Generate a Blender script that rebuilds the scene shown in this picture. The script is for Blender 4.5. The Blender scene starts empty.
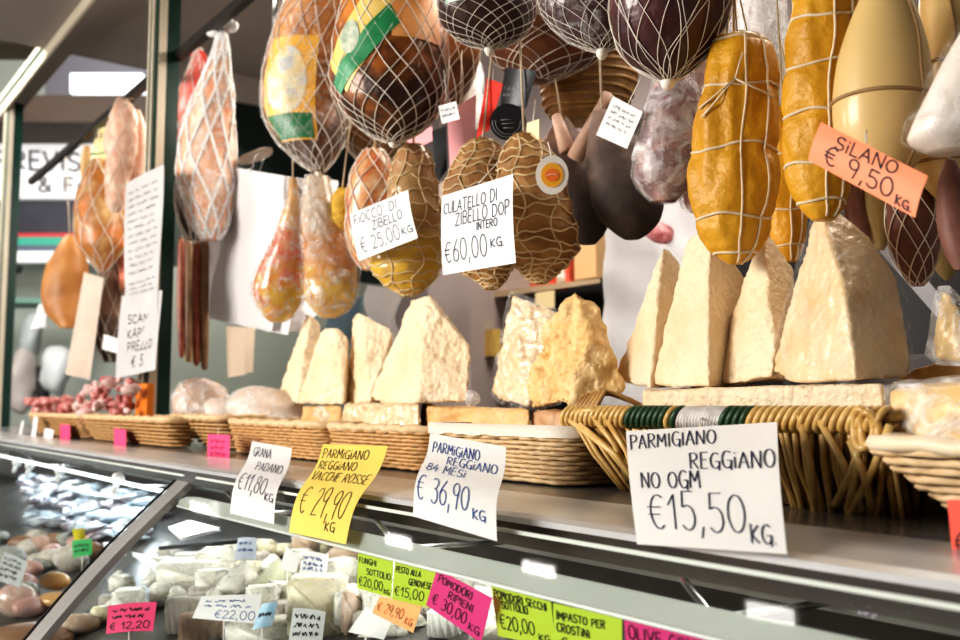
import bpy, bmesh, math, random
from mathutils import Vector, noise, Matrix
random.seed(7)
R = math.radians
scene = bpy.context.scene
COL = scene.collection
# ---------------------------------------------------------------- camera
F = 950.0
CAM = Vector((0, 0, 1.5))
YAW, PITCH = R(53.3), R(5.1)
FW = Vector((-math.sin(YAW)*math.cos(PITCH), math.cos(YAW)*math.cos(PITCH), math.sin(PITCH)))
RT = Vector((math.cos(YAW), math.sin(YAW), 0))
UP = RT.cross(FW)
HF = Vector((-math.sin(YAW), math.cos(YAW), 0))
UZ = Vector((0, 0, 1))
cd = bpy.data.cameras.new('camera'); cam = bpy.data.objects.new('camera', cd); COL.objects.link(cam)
cd.sensor_width = 36; cd.lens = F*36/960
M3 = Matrix((RT, UP, -FW)).transposed()
cam.matrix_world = Matrix.Translation(CAM) @ M3.to_4x4()
cd.dof.use_dof = True; cd.dof.focus_distance = 1.22; cd.dof.aperture_fstop = 5.2
cd.clip_start = .02
scene.camera = cam

def ray(px, py): return FW + RT*((px-480)/F) - UP*((py-320)/F)
def W(px, py, Y, d=0.0):
    r = ray(px, py); p = CAM + r*(Y/r.y)
    return p + r.normalized()*d
def Wz(px, py, z):
    r = ray(px, py); return CAM + r*((z-CAM.z)/r.z)
def WX(px, py, X):
    r = ray(px, py); return CAM + r*(X/r.x)
def mpp(p): return (p-CAM).dot(FW)/F       # metres per pixel at a point
# ---------------------------------------------------------------- materials
MATS = {}
def nt(m):
    m.use_nodes = True; t = m.node_tree; t.nodes.clear(); return t
def mat(name, c1, c2=None, c3=None, scale=20, rough=.5, bump=.0, bscale=None, metal=0, sss=0, coat=0, spec=.5,
        stretch=None, contrast=.25, emit=None, estr=0, transl=0, kind='noise', distort=0):
    if name in MATS: return MATS[name]
    m = bpy.data.materials.new(name); t = nt(m); N = t.nodes; L = t.links
    out = N.new('ShaderNodeOutputMaterial'); b = N.new('ShaderNodeBsdfPrincipled')
    b.inputs['Roughness'].default_value = rough; b.inputs['Metallic'].default_value = metal
    b.inputs['Specular IOR Level'].default_value = spec
    b.inputs['Coat Weight'].default_value = coat; b.inputs['Coat Roughness'].default_value = .12
    if sss:
        b.inputs['Subsurface Weight'].default_value = sss; b.inputs['Subsurface Scale'].default_value = .01
        b.inputs['Subsurface Radius'].default_value = (1, .6, .3)
    tc = N.new('ShaderNodeTexCoord'); mp = N.new('ShaderNodeMapping')
    L.new(tc.outputs['Object'], mp.inputs[0])
    if stretch: mp.inputs['Scale'].default_value = stretch
    c2 = c2 or c1
    if c1 != c2:
        if kind == 'voronoi':
            n = N.new('ShaderNodeTexVoronoi'); n.inputs['Scale'].default_value = scale; fac = n.outputs['Distance']
        else:
            n = N.new('ShaderNodeTexNoise'); n.inputs['Scale'].default_value = scale; n.inputs['Detail'].default_value = 5
            n.inputs['Distortion'].default_value = distort; fac = n.outputs['Fac']
        L.new(mp.outputs[0], n.inputs['Vector'])
        r = N.new('ShaderNodeValToRGB'); L.new(fac, r.inputs[0])
        e = r.color_ramp.elements; e[0].position = .5-contrast; e[1].position = .5+contrast
        e[0].color = (*c1, 1); e[1].color = (*c2, 1)
        if c3: 
            x = e.new(.5); x.color = (*c3, 1)
        L.new(r.outputs[0], b.inputs['Base Color'])
    else: b.inputs['Base Color'].default_value = (*c1, 1)
    if bump:
        n2 = N.new('ShaderNodeTexNoise'); n2.inputs['Scale'].default_value = bscale or scale*2; n2.inputs['Detail'].default_value = 6
        L.new(mp.outputs[0], n2.inputs['Vector'])
        bp = N.new('ShaderNodeBump'); bp.inputs['Strength'].default_value = bump; bp.inputs['Distance'].default_value = .01
        L.new(n2.outputs['Fac'], bp.inputs['Height']); L.new(bp.outputs[0], b.inputs['Normal'])
    if emit:
        b.inputs['Emission Color'].default_value = (*emit, 1); b.inputs['Emission Strength'].default_value = estr
    if transl:
        tr = N.new('ShaderNodeBsdfTranslucent'); tr.inputs[0].default_value = (*c2, 1)
        mx = N.new('ShaderNodeMixShader'); mx.inputs[0].default_value = transl
        L.new(b.outputs[0], mx.inputs[1]); L.new(tr.outputs[0], mx.inputs[2]); L.new(mx.outputs[0], out.inputs[0])
    else: L.new(b.outputs[0], out.inputs[0])
    MATS[name] = m; return m
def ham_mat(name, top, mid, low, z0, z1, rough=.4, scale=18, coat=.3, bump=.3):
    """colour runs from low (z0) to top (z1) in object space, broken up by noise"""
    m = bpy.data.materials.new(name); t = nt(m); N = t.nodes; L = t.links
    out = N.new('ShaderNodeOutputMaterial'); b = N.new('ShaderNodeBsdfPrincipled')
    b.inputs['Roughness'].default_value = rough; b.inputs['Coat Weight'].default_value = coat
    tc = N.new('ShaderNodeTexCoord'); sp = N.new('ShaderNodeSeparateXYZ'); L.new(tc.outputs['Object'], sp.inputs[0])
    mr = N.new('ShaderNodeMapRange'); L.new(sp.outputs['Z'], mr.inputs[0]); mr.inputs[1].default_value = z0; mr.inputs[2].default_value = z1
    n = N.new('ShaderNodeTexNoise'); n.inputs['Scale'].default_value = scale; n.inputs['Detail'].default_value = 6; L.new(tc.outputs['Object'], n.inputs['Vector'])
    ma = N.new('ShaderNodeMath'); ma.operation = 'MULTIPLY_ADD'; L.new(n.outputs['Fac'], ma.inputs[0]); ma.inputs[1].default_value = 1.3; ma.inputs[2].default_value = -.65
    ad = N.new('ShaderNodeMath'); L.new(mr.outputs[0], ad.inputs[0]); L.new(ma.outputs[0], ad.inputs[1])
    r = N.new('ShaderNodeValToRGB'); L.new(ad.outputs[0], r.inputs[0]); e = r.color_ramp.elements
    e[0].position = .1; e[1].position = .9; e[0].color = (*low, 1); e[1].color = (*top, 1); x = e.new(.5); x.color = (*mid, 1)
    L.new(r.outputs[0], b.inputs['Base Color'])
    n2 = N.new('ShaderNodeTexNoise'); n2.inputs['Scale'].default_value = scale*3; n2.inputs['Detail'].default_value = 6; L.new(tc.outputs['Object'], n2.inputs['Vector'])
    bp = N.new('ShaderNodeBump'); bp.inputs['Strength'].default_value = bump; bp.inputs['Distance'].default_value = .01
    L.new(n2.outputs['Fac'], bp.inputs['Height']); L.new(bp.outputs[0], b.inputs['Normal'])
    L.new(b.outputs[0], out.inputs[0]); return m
def film(name, color=(1, 1, 1), lo=.05, hi=.75, scale=30, rough=.12):
    """clear crinkled plastic: transparent with glossy white creases"""
    if name in MATS: return MATS[name]
    m = bpy.data.materials.new(name); t = nt(m); N = t.nodes; L = t.links
    out = N.new('ShaderNodeOutputMaterial'); b = N.new('ShaderNodeBsdfPrincipled')
    b.inputs['Base Color'].default_value = (*color, 1); b.inputs['Roughness'].default_value = rough; b.inputs['Specular IOR Level'].default_value = .9
    tp = N.new('ShaderNodeBsdfTransparent'); mx = N.new('ShaderNodeMixShader')
    tc = N.new('ShaderNodeTexCoord'); n = N.new('ShaderNodeTexNoise'); n.inputs['Scale'].default_value = scale; n.inputs['Detail'].default_value = 7
    n.inputs['Roughness'].default_value = .65; n.inputs['Distortion'].default_value = 1.2
    L.new(tc.outputs['Object'], n.inputs['Vector'])
    mr = N.new('ShaderNodeMapRange'); mr.inputs[1].default_value = .45; mr.inputs[2].default_value = .75; mr.inputs[3].default_value = lo; mr.inputs[4].default_value = hi
    L.new(n.outputs['Fac'], mr.inputs[0]); L.new(mr.outputs[0], mx.inputs[0])
    bp = N.new('ShaderNodeBump'); bp.inputs['Strength'].default_value = .8; bp.inputs['Distance'].default_value = .01
    L.new(n.outputs['Fac'], bp.inputs['Height']); L.new(bp.outputs[0], b.inputs['Normal'])
    L.new(tp.outputs[0], mx.inputs[1]); L.new(b.outputs[0], mx.inputs[2]); L.new(mx.outputs[0], out.inputs[0])
    MATS[name] = m; return m
def glass(name, tint=(.93, .96, .95)):
    m = bpy.data.materials.new(name); t = nt(m); N = t.nodes; L = t.links
    out = N.new('ShaderNodeOutputMaterial'); g = N.new('ShaderNodeBsdfGlossy'); g.inputs['Roughness'].default_value = .03
    tp = N.new('ShaderNodeBsdfTransparent'); tp.inputs[0].default_value = (*tint, 1); mx = N.new('ShaderNodeMixShader')
    lw = N.new('ShaderNodeLayerWeight'); lw.inputs[0].default_value = .5
    pw = N.new('ShaderNodeMath'); pw.operation = 'POWER'; L.new(lw.outputs['Facing'], pw.inputs[0]); pw.inputs[1].default_value = 4
    fr = N.new('ShaderNodeMath'); fr.operation = 'MULTIPLY_ADD'; L.new(pw.outputs[0], fr.inputs[0]); fr.inputs[1].default_value = .7; fr.inputs[2].default_value = .035
    L.new(fr.outputs[0], mx.inputs[0]); L.new(tp.outputs[0], mx.inputs[1]); L.new(g.outputs[0], mx.inputs[2]); L.new(mx.outputs[0], out.inputs[0])
    return m
# ---------------------------------------------------------------- mesh builder
class MB:
    def __init__(s): s.v = []; s.f = []
    def add(s, vs, fs):
        o = len(s.v); s.v += [Vector(v) for v in vs]; s.f += [tuple(i+o for i in f) for f in fs]; return s
    def box(s, a, b):
        x0, y0, z0 = a; x1, y1, z1 = b
        vs = [(x, y, z) for z in (z0, z1) for y in (y0, y1) for x in (x0, x1)]
        return s.add(vs, [(0, 2, 3, 1), (4, 5, 7, 6), (0, 1, 5, 4), (2, 6, 7, 3), (0, 4, 6, 2), (1, 3, 7, 5)])
    def obox(s, c, ax, ay, az):
        c, ax, ay, az = map(Vector, (c, ax, ay, az))
        vs = [c+ax*i+ay*j+az*k for k in (-1, 1) for j in (-1, 1) for i in (-1, 1)]
        return s.add(vs, [(0, 2, 3, 1), (4, 5, 7, 6), (0, 1, 5, 4), (2, 6, 7, 3), (0, 4, 6, 2), (1, 3, 7, 5)])
    def prism(s, poly, ext):
        n = len(poly); ext = Vector(ext); p = [Vector(q) for q in poly]
        return s.add(p+[q+ext for q in p], [tuple(range(n-1, -1, -1)), tuple(range(n, 2*n))]+[(i, (i+1) % n, n+(i+1) % n, n+i) for i in range(n)])
    def tube(s, pts, r, sides=5, closed=False):
        n = len(pts)
        if n < 2: return s
        pts = [Vector(p) for p in pts]; vs = []; prev = None
        for i, p in enumerate(pts):
            a = pts[i-1] if (i or closed) else p; b = pts[(i+1) % n] if (i < n-1 or closed) else p
            t = (b-a); t = t.normalized() if t.length > 1e-9 else Vector((0, 0, 1))
            if prev is None: prev = t.orthogonal().normalized()
            u = (prev - t*prev.dot(t)); u = u.normalized() if u.length > 1e-6 else t.orthogonal().normalized()
            prev = u; w = t.cross(u); rr = r[i] if hasattr(r, '__len__') else r
            vs += [p+(u*math.cos(k*2*math.pi/sides)+w*math.sin(k*2*math.pi/sides))*rr for k in range(sides)]
        fs = []
        for i in range(n if closed else n-1):
            j = (i+1) % n
            for k in range(sides):
                k2 = (k+1) % sides; fs.append((i*sides+k, i*sides+k2, j*sides+k2, j*sides+k))
        if not closed: fs += [tuple(range(sides-1, -1, -1)), tuple((n-1)*sides+k for k in range(sides))]
        return s.add(vs, fs)
    def grid(s, fn, nu, nv):
        vs = [fn(i/nu, j/nv) for j in range(nv+1) for i in range(nu+1)]
        return s.add(vs, [(j*(nu+1)+i, (j+1)*(nu+1)+i, (j+1)*(nu+1)+i+1, j*(nu+1)+i+1) for j in range(nv) for i in range(nu)])
    def ball(s, c, r, n=8, sq=(1, 1, 1), amp=0, fr=20):
        c = Vector(c); vs = []; fs = []
        for j in range(n+1):
            a = math.pi*j/n
            for i in range(2*n):
                b = math.pi*i/n
                d = Vector((math.sin(a)*math.cos(b)*sq[0], math.sin(a)*math.sin(b)*sq[1], math.cos(a)*sq[2]))*r
                if amp: d *= 1+amp*noise.noise((c+d)*fr)
                vs.append(c+d)
        for j in range(n):
            for i in range(2*n): fs.append((j*2*n+i, (j+1)*2*n+i, (j+1)*2*n+(i+1) % (2*n), j*2*n+(i+1) % (2*n)))
        return s.add(vs, fs)
FR = {}
def tag(o, label=None, cat=None, group=None, kind=None):
    if label: o['label'] = label
    if cat: o['category'] = cat
    if group: o['group'] = group
    if kind: o['kind'] = kind
    return o
def empty(name, loc, label, cat, group=None):
    o = bpy.data.objects.new(name, None); COL.objects.link(o); o.location = loc; o.empty_display_size = .02
    FR[o] = Vector(loc); return tag(o, label, cat, group)
def put(name, mb, m, parent=None, smooth=True, origin=None, merge=False):
    me = bpy.data.meshes.new(name)
    if parent is not None: L = FR[parent]
    elif origin is not None: L = Vector(origin)
    else:
        xs = [v.x for v in mb.v]; ys = [v.y for v in mb.v]; zs = [v.z for v in mb.v]
        L = Vector(((min(xs)+max(xs))/2, (min(ys)+max(ys))/2, min(zs)))
    me.from_pydata([v-L for v in mb.v], [], mb.f)
    bm = bmesh.new(); bm.from_mesh(me)
    if merge: bmesh.ops.remove_doubles(bm, verts=bm.verts, dist=1e-5)
    bmesh.ops.recalc_face_normals(bm, faces=bm.faces)
    bm.to_mesh(me); bm.free()
    for p in me.polygons: p.use_smooth = smooth
    me.materials.append(m)
    o = bpy.data.objects.new(name, me); COL.objects.link(o)
    if parent is not None: o.parent = parent
    else: o.location = L
    FR[o] = L; return o
def struct(name, mb, m, parent=None, smooth=False):
    o = put(name, mb, m, parent, smooth=smooth)
    if parent is None: o['kind'] = 'structure'
    return o
def dup(root, loc=None, rotz=None, rot=None, scale=None, label=None, group=None):
    r = root.copy(); COL.objects.link(r)
    if loc is not None: r.location = loc
    if rotz is not None: r.rotation_euler = (0, 0, rotz)
    if rot is not None: r.rotation_euler = rot
    if scale is not None: r.scale = (scale, scale, scale) if not hasattr(scale, '__len__') else scale
    if label: r['label'] = label
    if group: r['group'] = group
    for ch in list(root.children):
        c = ch.copy(); COL.objects.link(c); c.parent = r
        for g in list(ch.children):
            d = g.copy(); COL.objects.link(d); d.parent = c
    FR[r] = Vector(r.location); return r
def cr(vals, t):
    """catmull-rom through a list of tuples, t in 0..1"""
    n = len(vals)-1; x = min(max(t, 0), 1)*n; i = min(int(x), n-1); f = x-i
    p0 = vals[max(i-1, 0)]; p1 = vals[i]; p2 = vals[i+1]; p3 = vals[min(i+2, n)]
    return tuple(.5*((2*b)+(-a+c)*f+(2*a-5*b+4*c-d)*f*f+(-a+3*b-3*c+d)*f**3) for a, b, c, d in zip(p0, p1, p2, p3))
class Body:
    """a hanging body of roughly round cross-section: rows (py, x_left, x_right) top to bottom at plane Y"""
    def __init__(s, rows, Y, sq=.85, amp=.05, fr=9, seed=0, fine=.0, lobes=0, lobn=14, cinch=(), fold=0):
        ks = []
        for py, a, b in rows:
            c = W((a+b)/2, py, Y); ks.append((c.x, c.y, c.z, (b-a)/2*mpp(c)))
        # resample by arc length of z
        s.k = ks; s.lobes = lobes; s.lobn = lobn; s.cinch = cinch; s.fold = fold; s.sq = sq; s.amp = amp; s.fr = fr; s.seed = Vector((seed*3.1, seed*1.7, seed*2.3)); s.fine = fine
    def pt(s, t, th, off=0.0):
        x, y, z, r = cr(s.k, t); r = max(r, .0005)
        c = Vector((x, y, z))
        d = RT*math.sin(th)-HF*math.cos(th)*s.sq
        q = c+d*r
        k = 1+s.amp*noise.noise(q*s.fr+s.seed)+s.amp*.5*noise.noise(q*s.fr*3+s.seed)
        if s.fine: k += s.fine*noise.noise(q*70+s.seed)
        if s.lobes: k += s.lobes*(abs(math.sin(math.pi*s.lobn*(t+.012*math.sin(3*th+s.seed.x))))-.6)
        for ct in s.cinch: k -= .075*math.exp(-((t-ct)/.016)**2)
        if s.fold: k += s.fold*(abs(noise.noise(Vector((q.x*34, q.y*34, q.z*11))+s.seed))-.2)
        return c+d*(r*k)+d*off
    def mesh(s, nt_=48, nth=36):
        mb = MB(); vs = []; fs = []
        for j in range(nt_+1):
            for i in range(nth): vs.append(s.pt(j/nt_, 2*math.pi*i/nth))
        for j in range(nt_):
            for i in range(nth): fs.append((j*nth+i, (j+1)*nth+i, (j+1)*nth+(i+1) % nth, j*nth+(i+1) % nth))
        fs += [tuple(range(nth)), tuple(nt_*nth+i for i in range(nth-1, -1, -1))]
        return mb.add(vs, fs)
    def net(s, n=10, turns=.7, r=.0011, off=.002, t0=0, t1=1, seg=44, jit=.03):
        mb = MB()
        for sg in (1, -1):
            for k in range(n):
                ph = 2*math.pi*k/n+random.uniform(-jit, jit)*4
                mb.tube([s.pt(t0+(t1-t0)*q/seg, ph+sg*turns*2*math.pi*(q/seg)+.09*math.sin(q*.15+k*2.3), off) for q in range(seg+1)], r, 4)
        return mb
    def ring(s, mb, t, r=.0016, off=.001, wob=.01, seg=40, tilt=0, ph=0):
        mb.tube([s.pt(t+wob*math.sin(3*a+ph)+tilt*math.sin(a+ph), a, off) for a in [2*math.pi*i/seg for i in range(seg)]], r, 5, True)
    def line(s, mb, th, t0=0, t1=1, r=.0014, off=.001, seg=30, wob=.05):
        mb.tube([s.pt(t0+(t1-t0)*q/seg, th+wob*math.sin(q*.7+th), off) for q in range(seg+1)], r, 5)
    def patch(s, t0, t1, a0, a1, off=.002, nu=14, nv=12, shape=None):
        def fn(u, v):
            if shape == 'disc':
                rr = u; an = v*2*math.pi
                return s.pt((t0+t1)/2+(t1-t0)/2*rr*math.sin(an), (a0+a1)/2+(a1-a0)/2*rr*math.cos(an), off)
            if shape == 'diag':
                return s.pt(t0+(t1-t0)*v-(u-.5)*.18, a0+(a1-a0)*u, off)
            return s.pt(t0+(t1-t0)*v, a0+(a1-a0)*u, off)
        return MB().grid(fn, nu, nv)
# ---------------------------------------------------------------- hand lettering (single-stroke font on a 4 x 6 grid)
def arc(cx, cy, rx, ry, a0, a1, n=10): return [(cx+rx*math.cos(R(a0+(a1-a0)*i/n)), cy+ry*math.sin(R(a0+(a1-a0)*i/n))) for i in range(n+1)]
G = {
'A': (4, [[(0, 0), (2, 6), (3.8, 0)], [(.7, 2.1), (3.2, 2.1)]]),
'B': (3.6, [[(.2, 0), (.2, 6)], [(.2, 6)]+arc(1.6, 4.6, 1.5, 1.4, 90, -90)+[(.2, 3.2)], [(.2, 3.2)]+arc(1.8, 1.6, 1.7, 1.6, 90, -90)+[(.2, 0)]]),
'C': (3.6, [arc(2.2, 3, 2, 3, 50, 310)]),
'D': (3.9, [[(.2, 0), (.2, 6)], [(.2, 6)]+arc(1.2, 3, 2.5, 3, 80, -80)+[(.2, 0)]]),
'E': (3.2, [[(3, 6), (.3, 6), (.2, 0), (3, 0)], [(.2, 3.1), (2.6, 3.1)]]),
'F': (3.2, [[(3, 6), (.3, 6), (.2, 0)], [(.2, 3.1), (2.6, 3.1)]]),
'G': (3.9, [arc(2.2, 3, 2, 3, 50, 330)+[(3.9, 2.6), (2.3, 2.6)], [(3.8, 2.6), (3.7, -.6)]]),
'H': (3.7, [[(.2, 0), (.2, 6)], [(3.4, 0), (3.4, 6)], [(.2, 3), (3.4, 3)]]),
'I': (1, [[(.5, 0), (.5, 6)]]),
'i': (1, [[(.5, 0), (.5, 4)], [(.5, 5.4), (.6, 5.7)]]),
'K': (3.4, [[(.2, 0), (.2, 6)], [(3, 5.6), (.3, 2.6), (3.2, 0)]]),
'L': (2.9, [[(.2, 6), (.2, 0), (2.8, .1)]]),
'M': (4.6, [[(.2, 0), (.5, 6), (2.3, 2.2), (4, 6), (4.3, 0)]]),
'N': (4, [[(.2, 0), (.3, 6), (3.5, 0), (3.7, 6)]]),
'O': (4, [arc(2, 3, 1.9, 3, 95, 455, 16)]),
'P': (3.5, [[(.3, -.3), (.2, 6)], [(.2, 5.8)]+arc(1.5, 4.4, 1.8, 1.6, 85, -90)+[(.3, 2.7)]]),
'R': (3.7, [[(.3, 0), (.2, 6)], [(.2, 5.8)]+arc(1.5, 4.5, 1.7, 1.5, 85, -90)+[(.3, 2.9)], [(1.2, 2.9), (3.5, 0)]]),
'S': (3.4, [arc(1.8, 4.5, 1.5, 1.5, 30, 250)+arc(1.7, 1.5, 1.6, 1.5, 80, -150)]),
'T': (3.8, [[(0, 6), (3.7, 6)], [(1.9, 6), (1.9, 0)]]),
'U': (3.8, [[(.2, 6)]+arc(1.9, 1.7, 1.7, 1.7, 180, 360)+[(3.6, 6)]]),
'V': (3.8, [[(0, 6), (1.9, 0), (3.7, 6)]]),
'Z': (3.6, [[(.1, 6), (3.4, 6), (.1, 0), (3.6, .1)]]),
'0': (3.9, [arc(1.9, 3, 1.8, 3, 95, 455, 16)]),
'1': (2.2, [[(.1, 4.2), (1.6, 6.2), (1.5, 0)]]),
'2': (3.5, [arc(1.7, 4.4, 1.5, 1.6, 160, -30)+[(.2, 0), (3.4, .1)]]),
'3': (3.4, [arc(1.5, 4.5, 1.5, 1.5, 140, -85)+arc(1.5, 1.5, 1.7, 1.6, 85, -140)]),
'4': (3.6, [[(2.2, 6), (.1, 2), (3.5, 2)], [(2.6, 3.8), (2.5, -.3)]]),
'5': (3.5, [[(3.2, 6), (.7, 6), (.5, 3.4)]+arc(1.6, 1.8, 1.7, 1.9, 120, -140)]),
'6': (3.5, [[(2.8, 6.2)]+arc(1.8, 2, 1.6, 2, 150, 180, 3)+arc(1.8, 1.7, 1.6, 1.7, 180, 520, 14)]),
'7': (3.3, [[(.1, 6), (3.2, 6), (1.2, 0)]]),
'8': (3.5, [arc(1.7, 4.6, 1.3, 1.4, -90, 270, 12), arc(1.7, 1.6, 1.6, 1.6, 90, 450, 14)]),
'9': (3.5, [arc(1.7, 4.3, 1.5, 1.7, 0, 360, 14)+[(3.1, 3.5), (2.2, -.2)]]),
'E#': (4.2, [arc(2.6, 3, 2, 3, 55, 305), [(0, 3.7), (3.2, 3.7)], [(0, 2.4), (2.9, 2.4)]]),
',': (1.2, [[(.7, .5), (.2, -1.2)]]), '.': (1, [[(.4, 0), (.6, .2)]]), "'": (1, [[(.6, 6.2), (.4, 5)]]),
'&': (4.2, [[(4, 0), (.9, 4.4)]+arc(1.6, 5, .9, 1, 200, -20, 8)+[(.6, 2.2)]+arc(1.6, 1.3, 1.4, 1.3, 150, 330, 8)+[(3.8, 3)]]),
' ': (2.2, []), '"': (1.6, [[(.4, 6.2), (.4, 5.2)], [(1.1, 6.2), (1.1, 5.2)]]),
}
def strokes(text, x, y, w, h, slant=0, wob=.12, gap=.9):
    """polylines for text fitted in a box: x,y = lower-left (y up), w wide, h tall"""
    text = text.replace('€', '\x01'); tot = 0
    for c in text: tot += G['E#' if c == '\x01' else c][0]+gap
    tot -= gap; sx = w/tot; sy = h/6; out = []; cx = 0
    for c in text:
        gw, ss = G['E#' if c == '\x01' else c]; dy = random.uniform(-.35, .35)*wob*3; k = 1+random.uniform(-1, 1)*wob*.6
        for st in ss: out.append([(x+(cx+px_)*sx+slant*(py_*sy), y+(py_*k+dy)*sy) for px_, py_ in st])
        cx += gw+gap
    return out
def ribbon(mb, poly, w, fn):
    """flat ribbon along poly (metric paper coords) mapped by fn(x, y)->world"""
    pts = []
    for a, b in zip(poly[:-1], poly[1:]):
        n = max(1, int(math.hypot(b[0]-a[0], b[1]-a[1])/.006))
        for i in range(n): pts.append((a[0]+(b[0]-a[0])*i/n, a[1]+(b[1]-a[1])*i/n))
    pts.append(poly[-1])
    for a, b in zip(pts[:-1], pts[1:]):
        dx, dy = b[0]-a[0], b[1]-a[1]; l = math.hypot(dx, dy) or 1e-6; nx, ny = -dy/l*w/2, dx/l*w/2; ex, ey = dx/l*w*.3, dy/l*w*.3
        mb.add([fn(a[0]+nx-ex, a[1]+ny-ey), fn(a[0]-nx-ex, a[1]-ny-ey), fn(b[0]-nx+ex, b[1]-ny+ey), fn(b[0]+nx+ex, b[1]+ny+ey)], [(0, 1, 2, 3)])
class Sheet:
    """paper from four world corners TL TR BR BL; bend = normal offset as fn(u, v down)"""
    def __init__(s, TL, TR, BR, BL, bend=None):
        s.c = [Vector(q) for q in (TL, TR, BR, BL)]; s.bend = bend or (lambda u, v: 0)
        s.w = ((s.c[1]-s.c[0]).length+(s.c[2]-s.c[3]).length)/2; s.h = ((s.c[3]-s.c[0]).length+(s.c[2]-s.c[1]).length)/2
        n = (s.c[1]-s.c[0]).cross(s.c[3]-s.c[0]).normalized()
        if n.dot(CAM-s.c[0]) < 0: n = -n
        s.n = n
    def p(s, u, v, off=0):
        a = s.c[0].lerp(s.c[1], u); b = s.c[3].lerp(s.c[2], u)
        return a.lerp(b, v)+s.n*(s.bend(u, v)+off)
    def mesh(s, nu=12, nv=14, th=.0004):
        mb = MB(); mb.grid(lambda u, v: s.p(u, v), nu, nv); mb.grid(lambda u, v: s.p(u, v, -th), nu, nv)
        return mb
    def letter(s, lines, w=.0012, off=.0006):
        """lines: (text, u_left, v_baseline, u_width, v_height[, slope])"""
        mb = MB()
        for ln in lines:
            txt, u, v, uw, vh = ln[:5]; sl = ln[5] if len(ln) > 5 else 0; ww = ln[6] if len(ln) > 6 else w
            for st in strokes(txt, 0, 0, uw*s.w, vh*s.h):
                ribbon(mb, st, ww, lambda x, y: s.p(u+x/s.w, v-(y+sl*x)/s.h, off))
        return mb
    def scribble(s, rows, w=.0008, off=.0006, u0=.12, u1=.88, sl=.0):
        mb = MB()
        for v, hgt in rows:
            u = u0
            while u < u1-.06:
                n = random.randint(3, 7); word = []
                for k in range(n*3):
                    word.append((u*s.w, -v*s.h+random.uniform(-.5, .9)*hgt*s.h)); u += .0125
                    if u > u1: break
                if len(word) > 1: ribbon(mb, word, w, lambda x, y: s.p(x/s.w, -(y+sl*x)/s.h, off))
                u += .05
        return mb
# ================================================================ MATERIALS
WHT = (.86, .85, .82)
m_steel = mat('brushed_steel', (.42, .41, .40), (.60, .59, .57), scale=6, rough=.22, metal=.85, stretch=(1, 8, 8))
m_steel2 = mat('dull_steel', (.30, .29, .28), (.42, .41, .39), scale=4, rough=.35, metal=.5)
m_green = mat('dark_green_paint', (.012, .045, .035), (.018, .06, .045), scale=8, rough=.3)
m_brass = mat('satin_gold_aluminium', (.62, .55, .43), (.76, .69, .57), scale=5, rough=.45, metal=.35)
m_dark = mat('dark_brown_laminate', (.045, .035, .03), (.07, .055, .045), scale=5, rough=.35)
m_case = mat('case_interior', (.05, .04, .035), (.10, .08, .07), scale=6, rough=.4)
m_deck = mat('case_deck', (.07, .065, .06), (.16, .15, .14), scale=8, rough=.3)
m_acryl = mat('grey_acrylic', (.50, .52, .47), (.60, .61, .56), scale=5, rough=.25)
m_glass = glass('case_glass')
m_ceil = mat('taupe_ceiling', (.30, .265, .24), (.35, .31, .28), scale=2, rough=.8)
m_wallb = mat('mauve_wall', (.20, .17, .165), (.26, .22, .21), scale=3, rough=.8)
m_black = mat('black_gap', (.02, .02, .022), (.035, .033, .033), scale=5, rough=.5)
m_paper = mat('white_card', (.80, .79, .76), (.88, .87, .84), scale=9, rough=.6)
m_paper2 = mat('matt_white_paper', (.72, .70, .68), (.84, .82, .80), scale=7, rough=.7)
m_ink = mat('navy_ink', (.012, .025, .075), rough=.6)
m_inkb = mat('black_ink', (.012, .012, .015), rough=.6)
m_inkblue = mat('blue_ink', (.03, .09, .30), rough=.6)
m_yel = mat('yellow_card', (.86, .63, .14), (.92, .70, .20), scale=8, rough=.6)
m_lime = mat('lime_card', (.58, .74, .06), (.64, .80, .10), scale=8, rough=.6)
m_mag = mat('magenta_card', (.80, .06, .26), (.86, .09, .31), scale=8, rough=.6)
m_pink = mat('hot_pink_card', (.85, .07, .20), (.9, .10, .25), scale=8, rough=.6)
m_org = mat('orange_card', (.90, .27, .12), (.94, .32, .16), scale=8, rough=.5)
m_redc = mat('red_card', (.85, .08, .04), rough=.5)
m_twine = mat('pale_twine', (.62, .50, .34), (.78, .68, .52), scale=90, rough=.8)
m_net = mat('white_net_cord', (.76, .68, .58), (.90, .86, .80), scale=60, rough=.7)
m_ch_l = mat('pale_aged_cheese', (.80, .61, .38), (.89, .76, .58), (.86, .70, .49), scale=14, rough=.5, bump=.6, bscale=110, sss=.1, contrast=.3)
m_ch_y = mat('golden_crumbly_cheese', (.70, .42, .14), (.90, .72, .45), (.83, .58, .28), scale=24, rough=.5, bump=.7, bscale=90, sss=.12, contrast=.3)
m_ch_r = mat('wrapped_aged_cheese', (.72, .50, .27), (.89, .75, .55), (.83, .65, .42), scale=14, rough=.3, bump=.5, bscale=70, sss=.1, coat=.5, contrast=.3)
m_rind = mat('ochre_cheese_rind', (.62, .33, .12), (.85, .64, .38), (.78, .50, .22), scale=14, rough=.5, bump=.4, bscale=60, contrast=.28)
m_film10 = film('faint_film', lo=.0, hi=.22, scale=25); m_film = film('clear_film'); m_film2 = film('hazy_film', lo=.18, hi=.95, scale=22)
m_filmh = film('thin_film', lo=.02, hi=.5, scale=45)
m_wick = mat('light_wicker', (.62, .42, .22), (.80, .62, .40), scale=70, rough=.6)
m_wick2 = mat('tan_wicker', (.50, .28, .11), (.72, .46, .22), scale=70, rough=.55)
m_cane = mat('golden_cane', (.50, .28, .07), (.82, .60, .27), scale=40, rough=.4, coat=.3)
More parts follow.
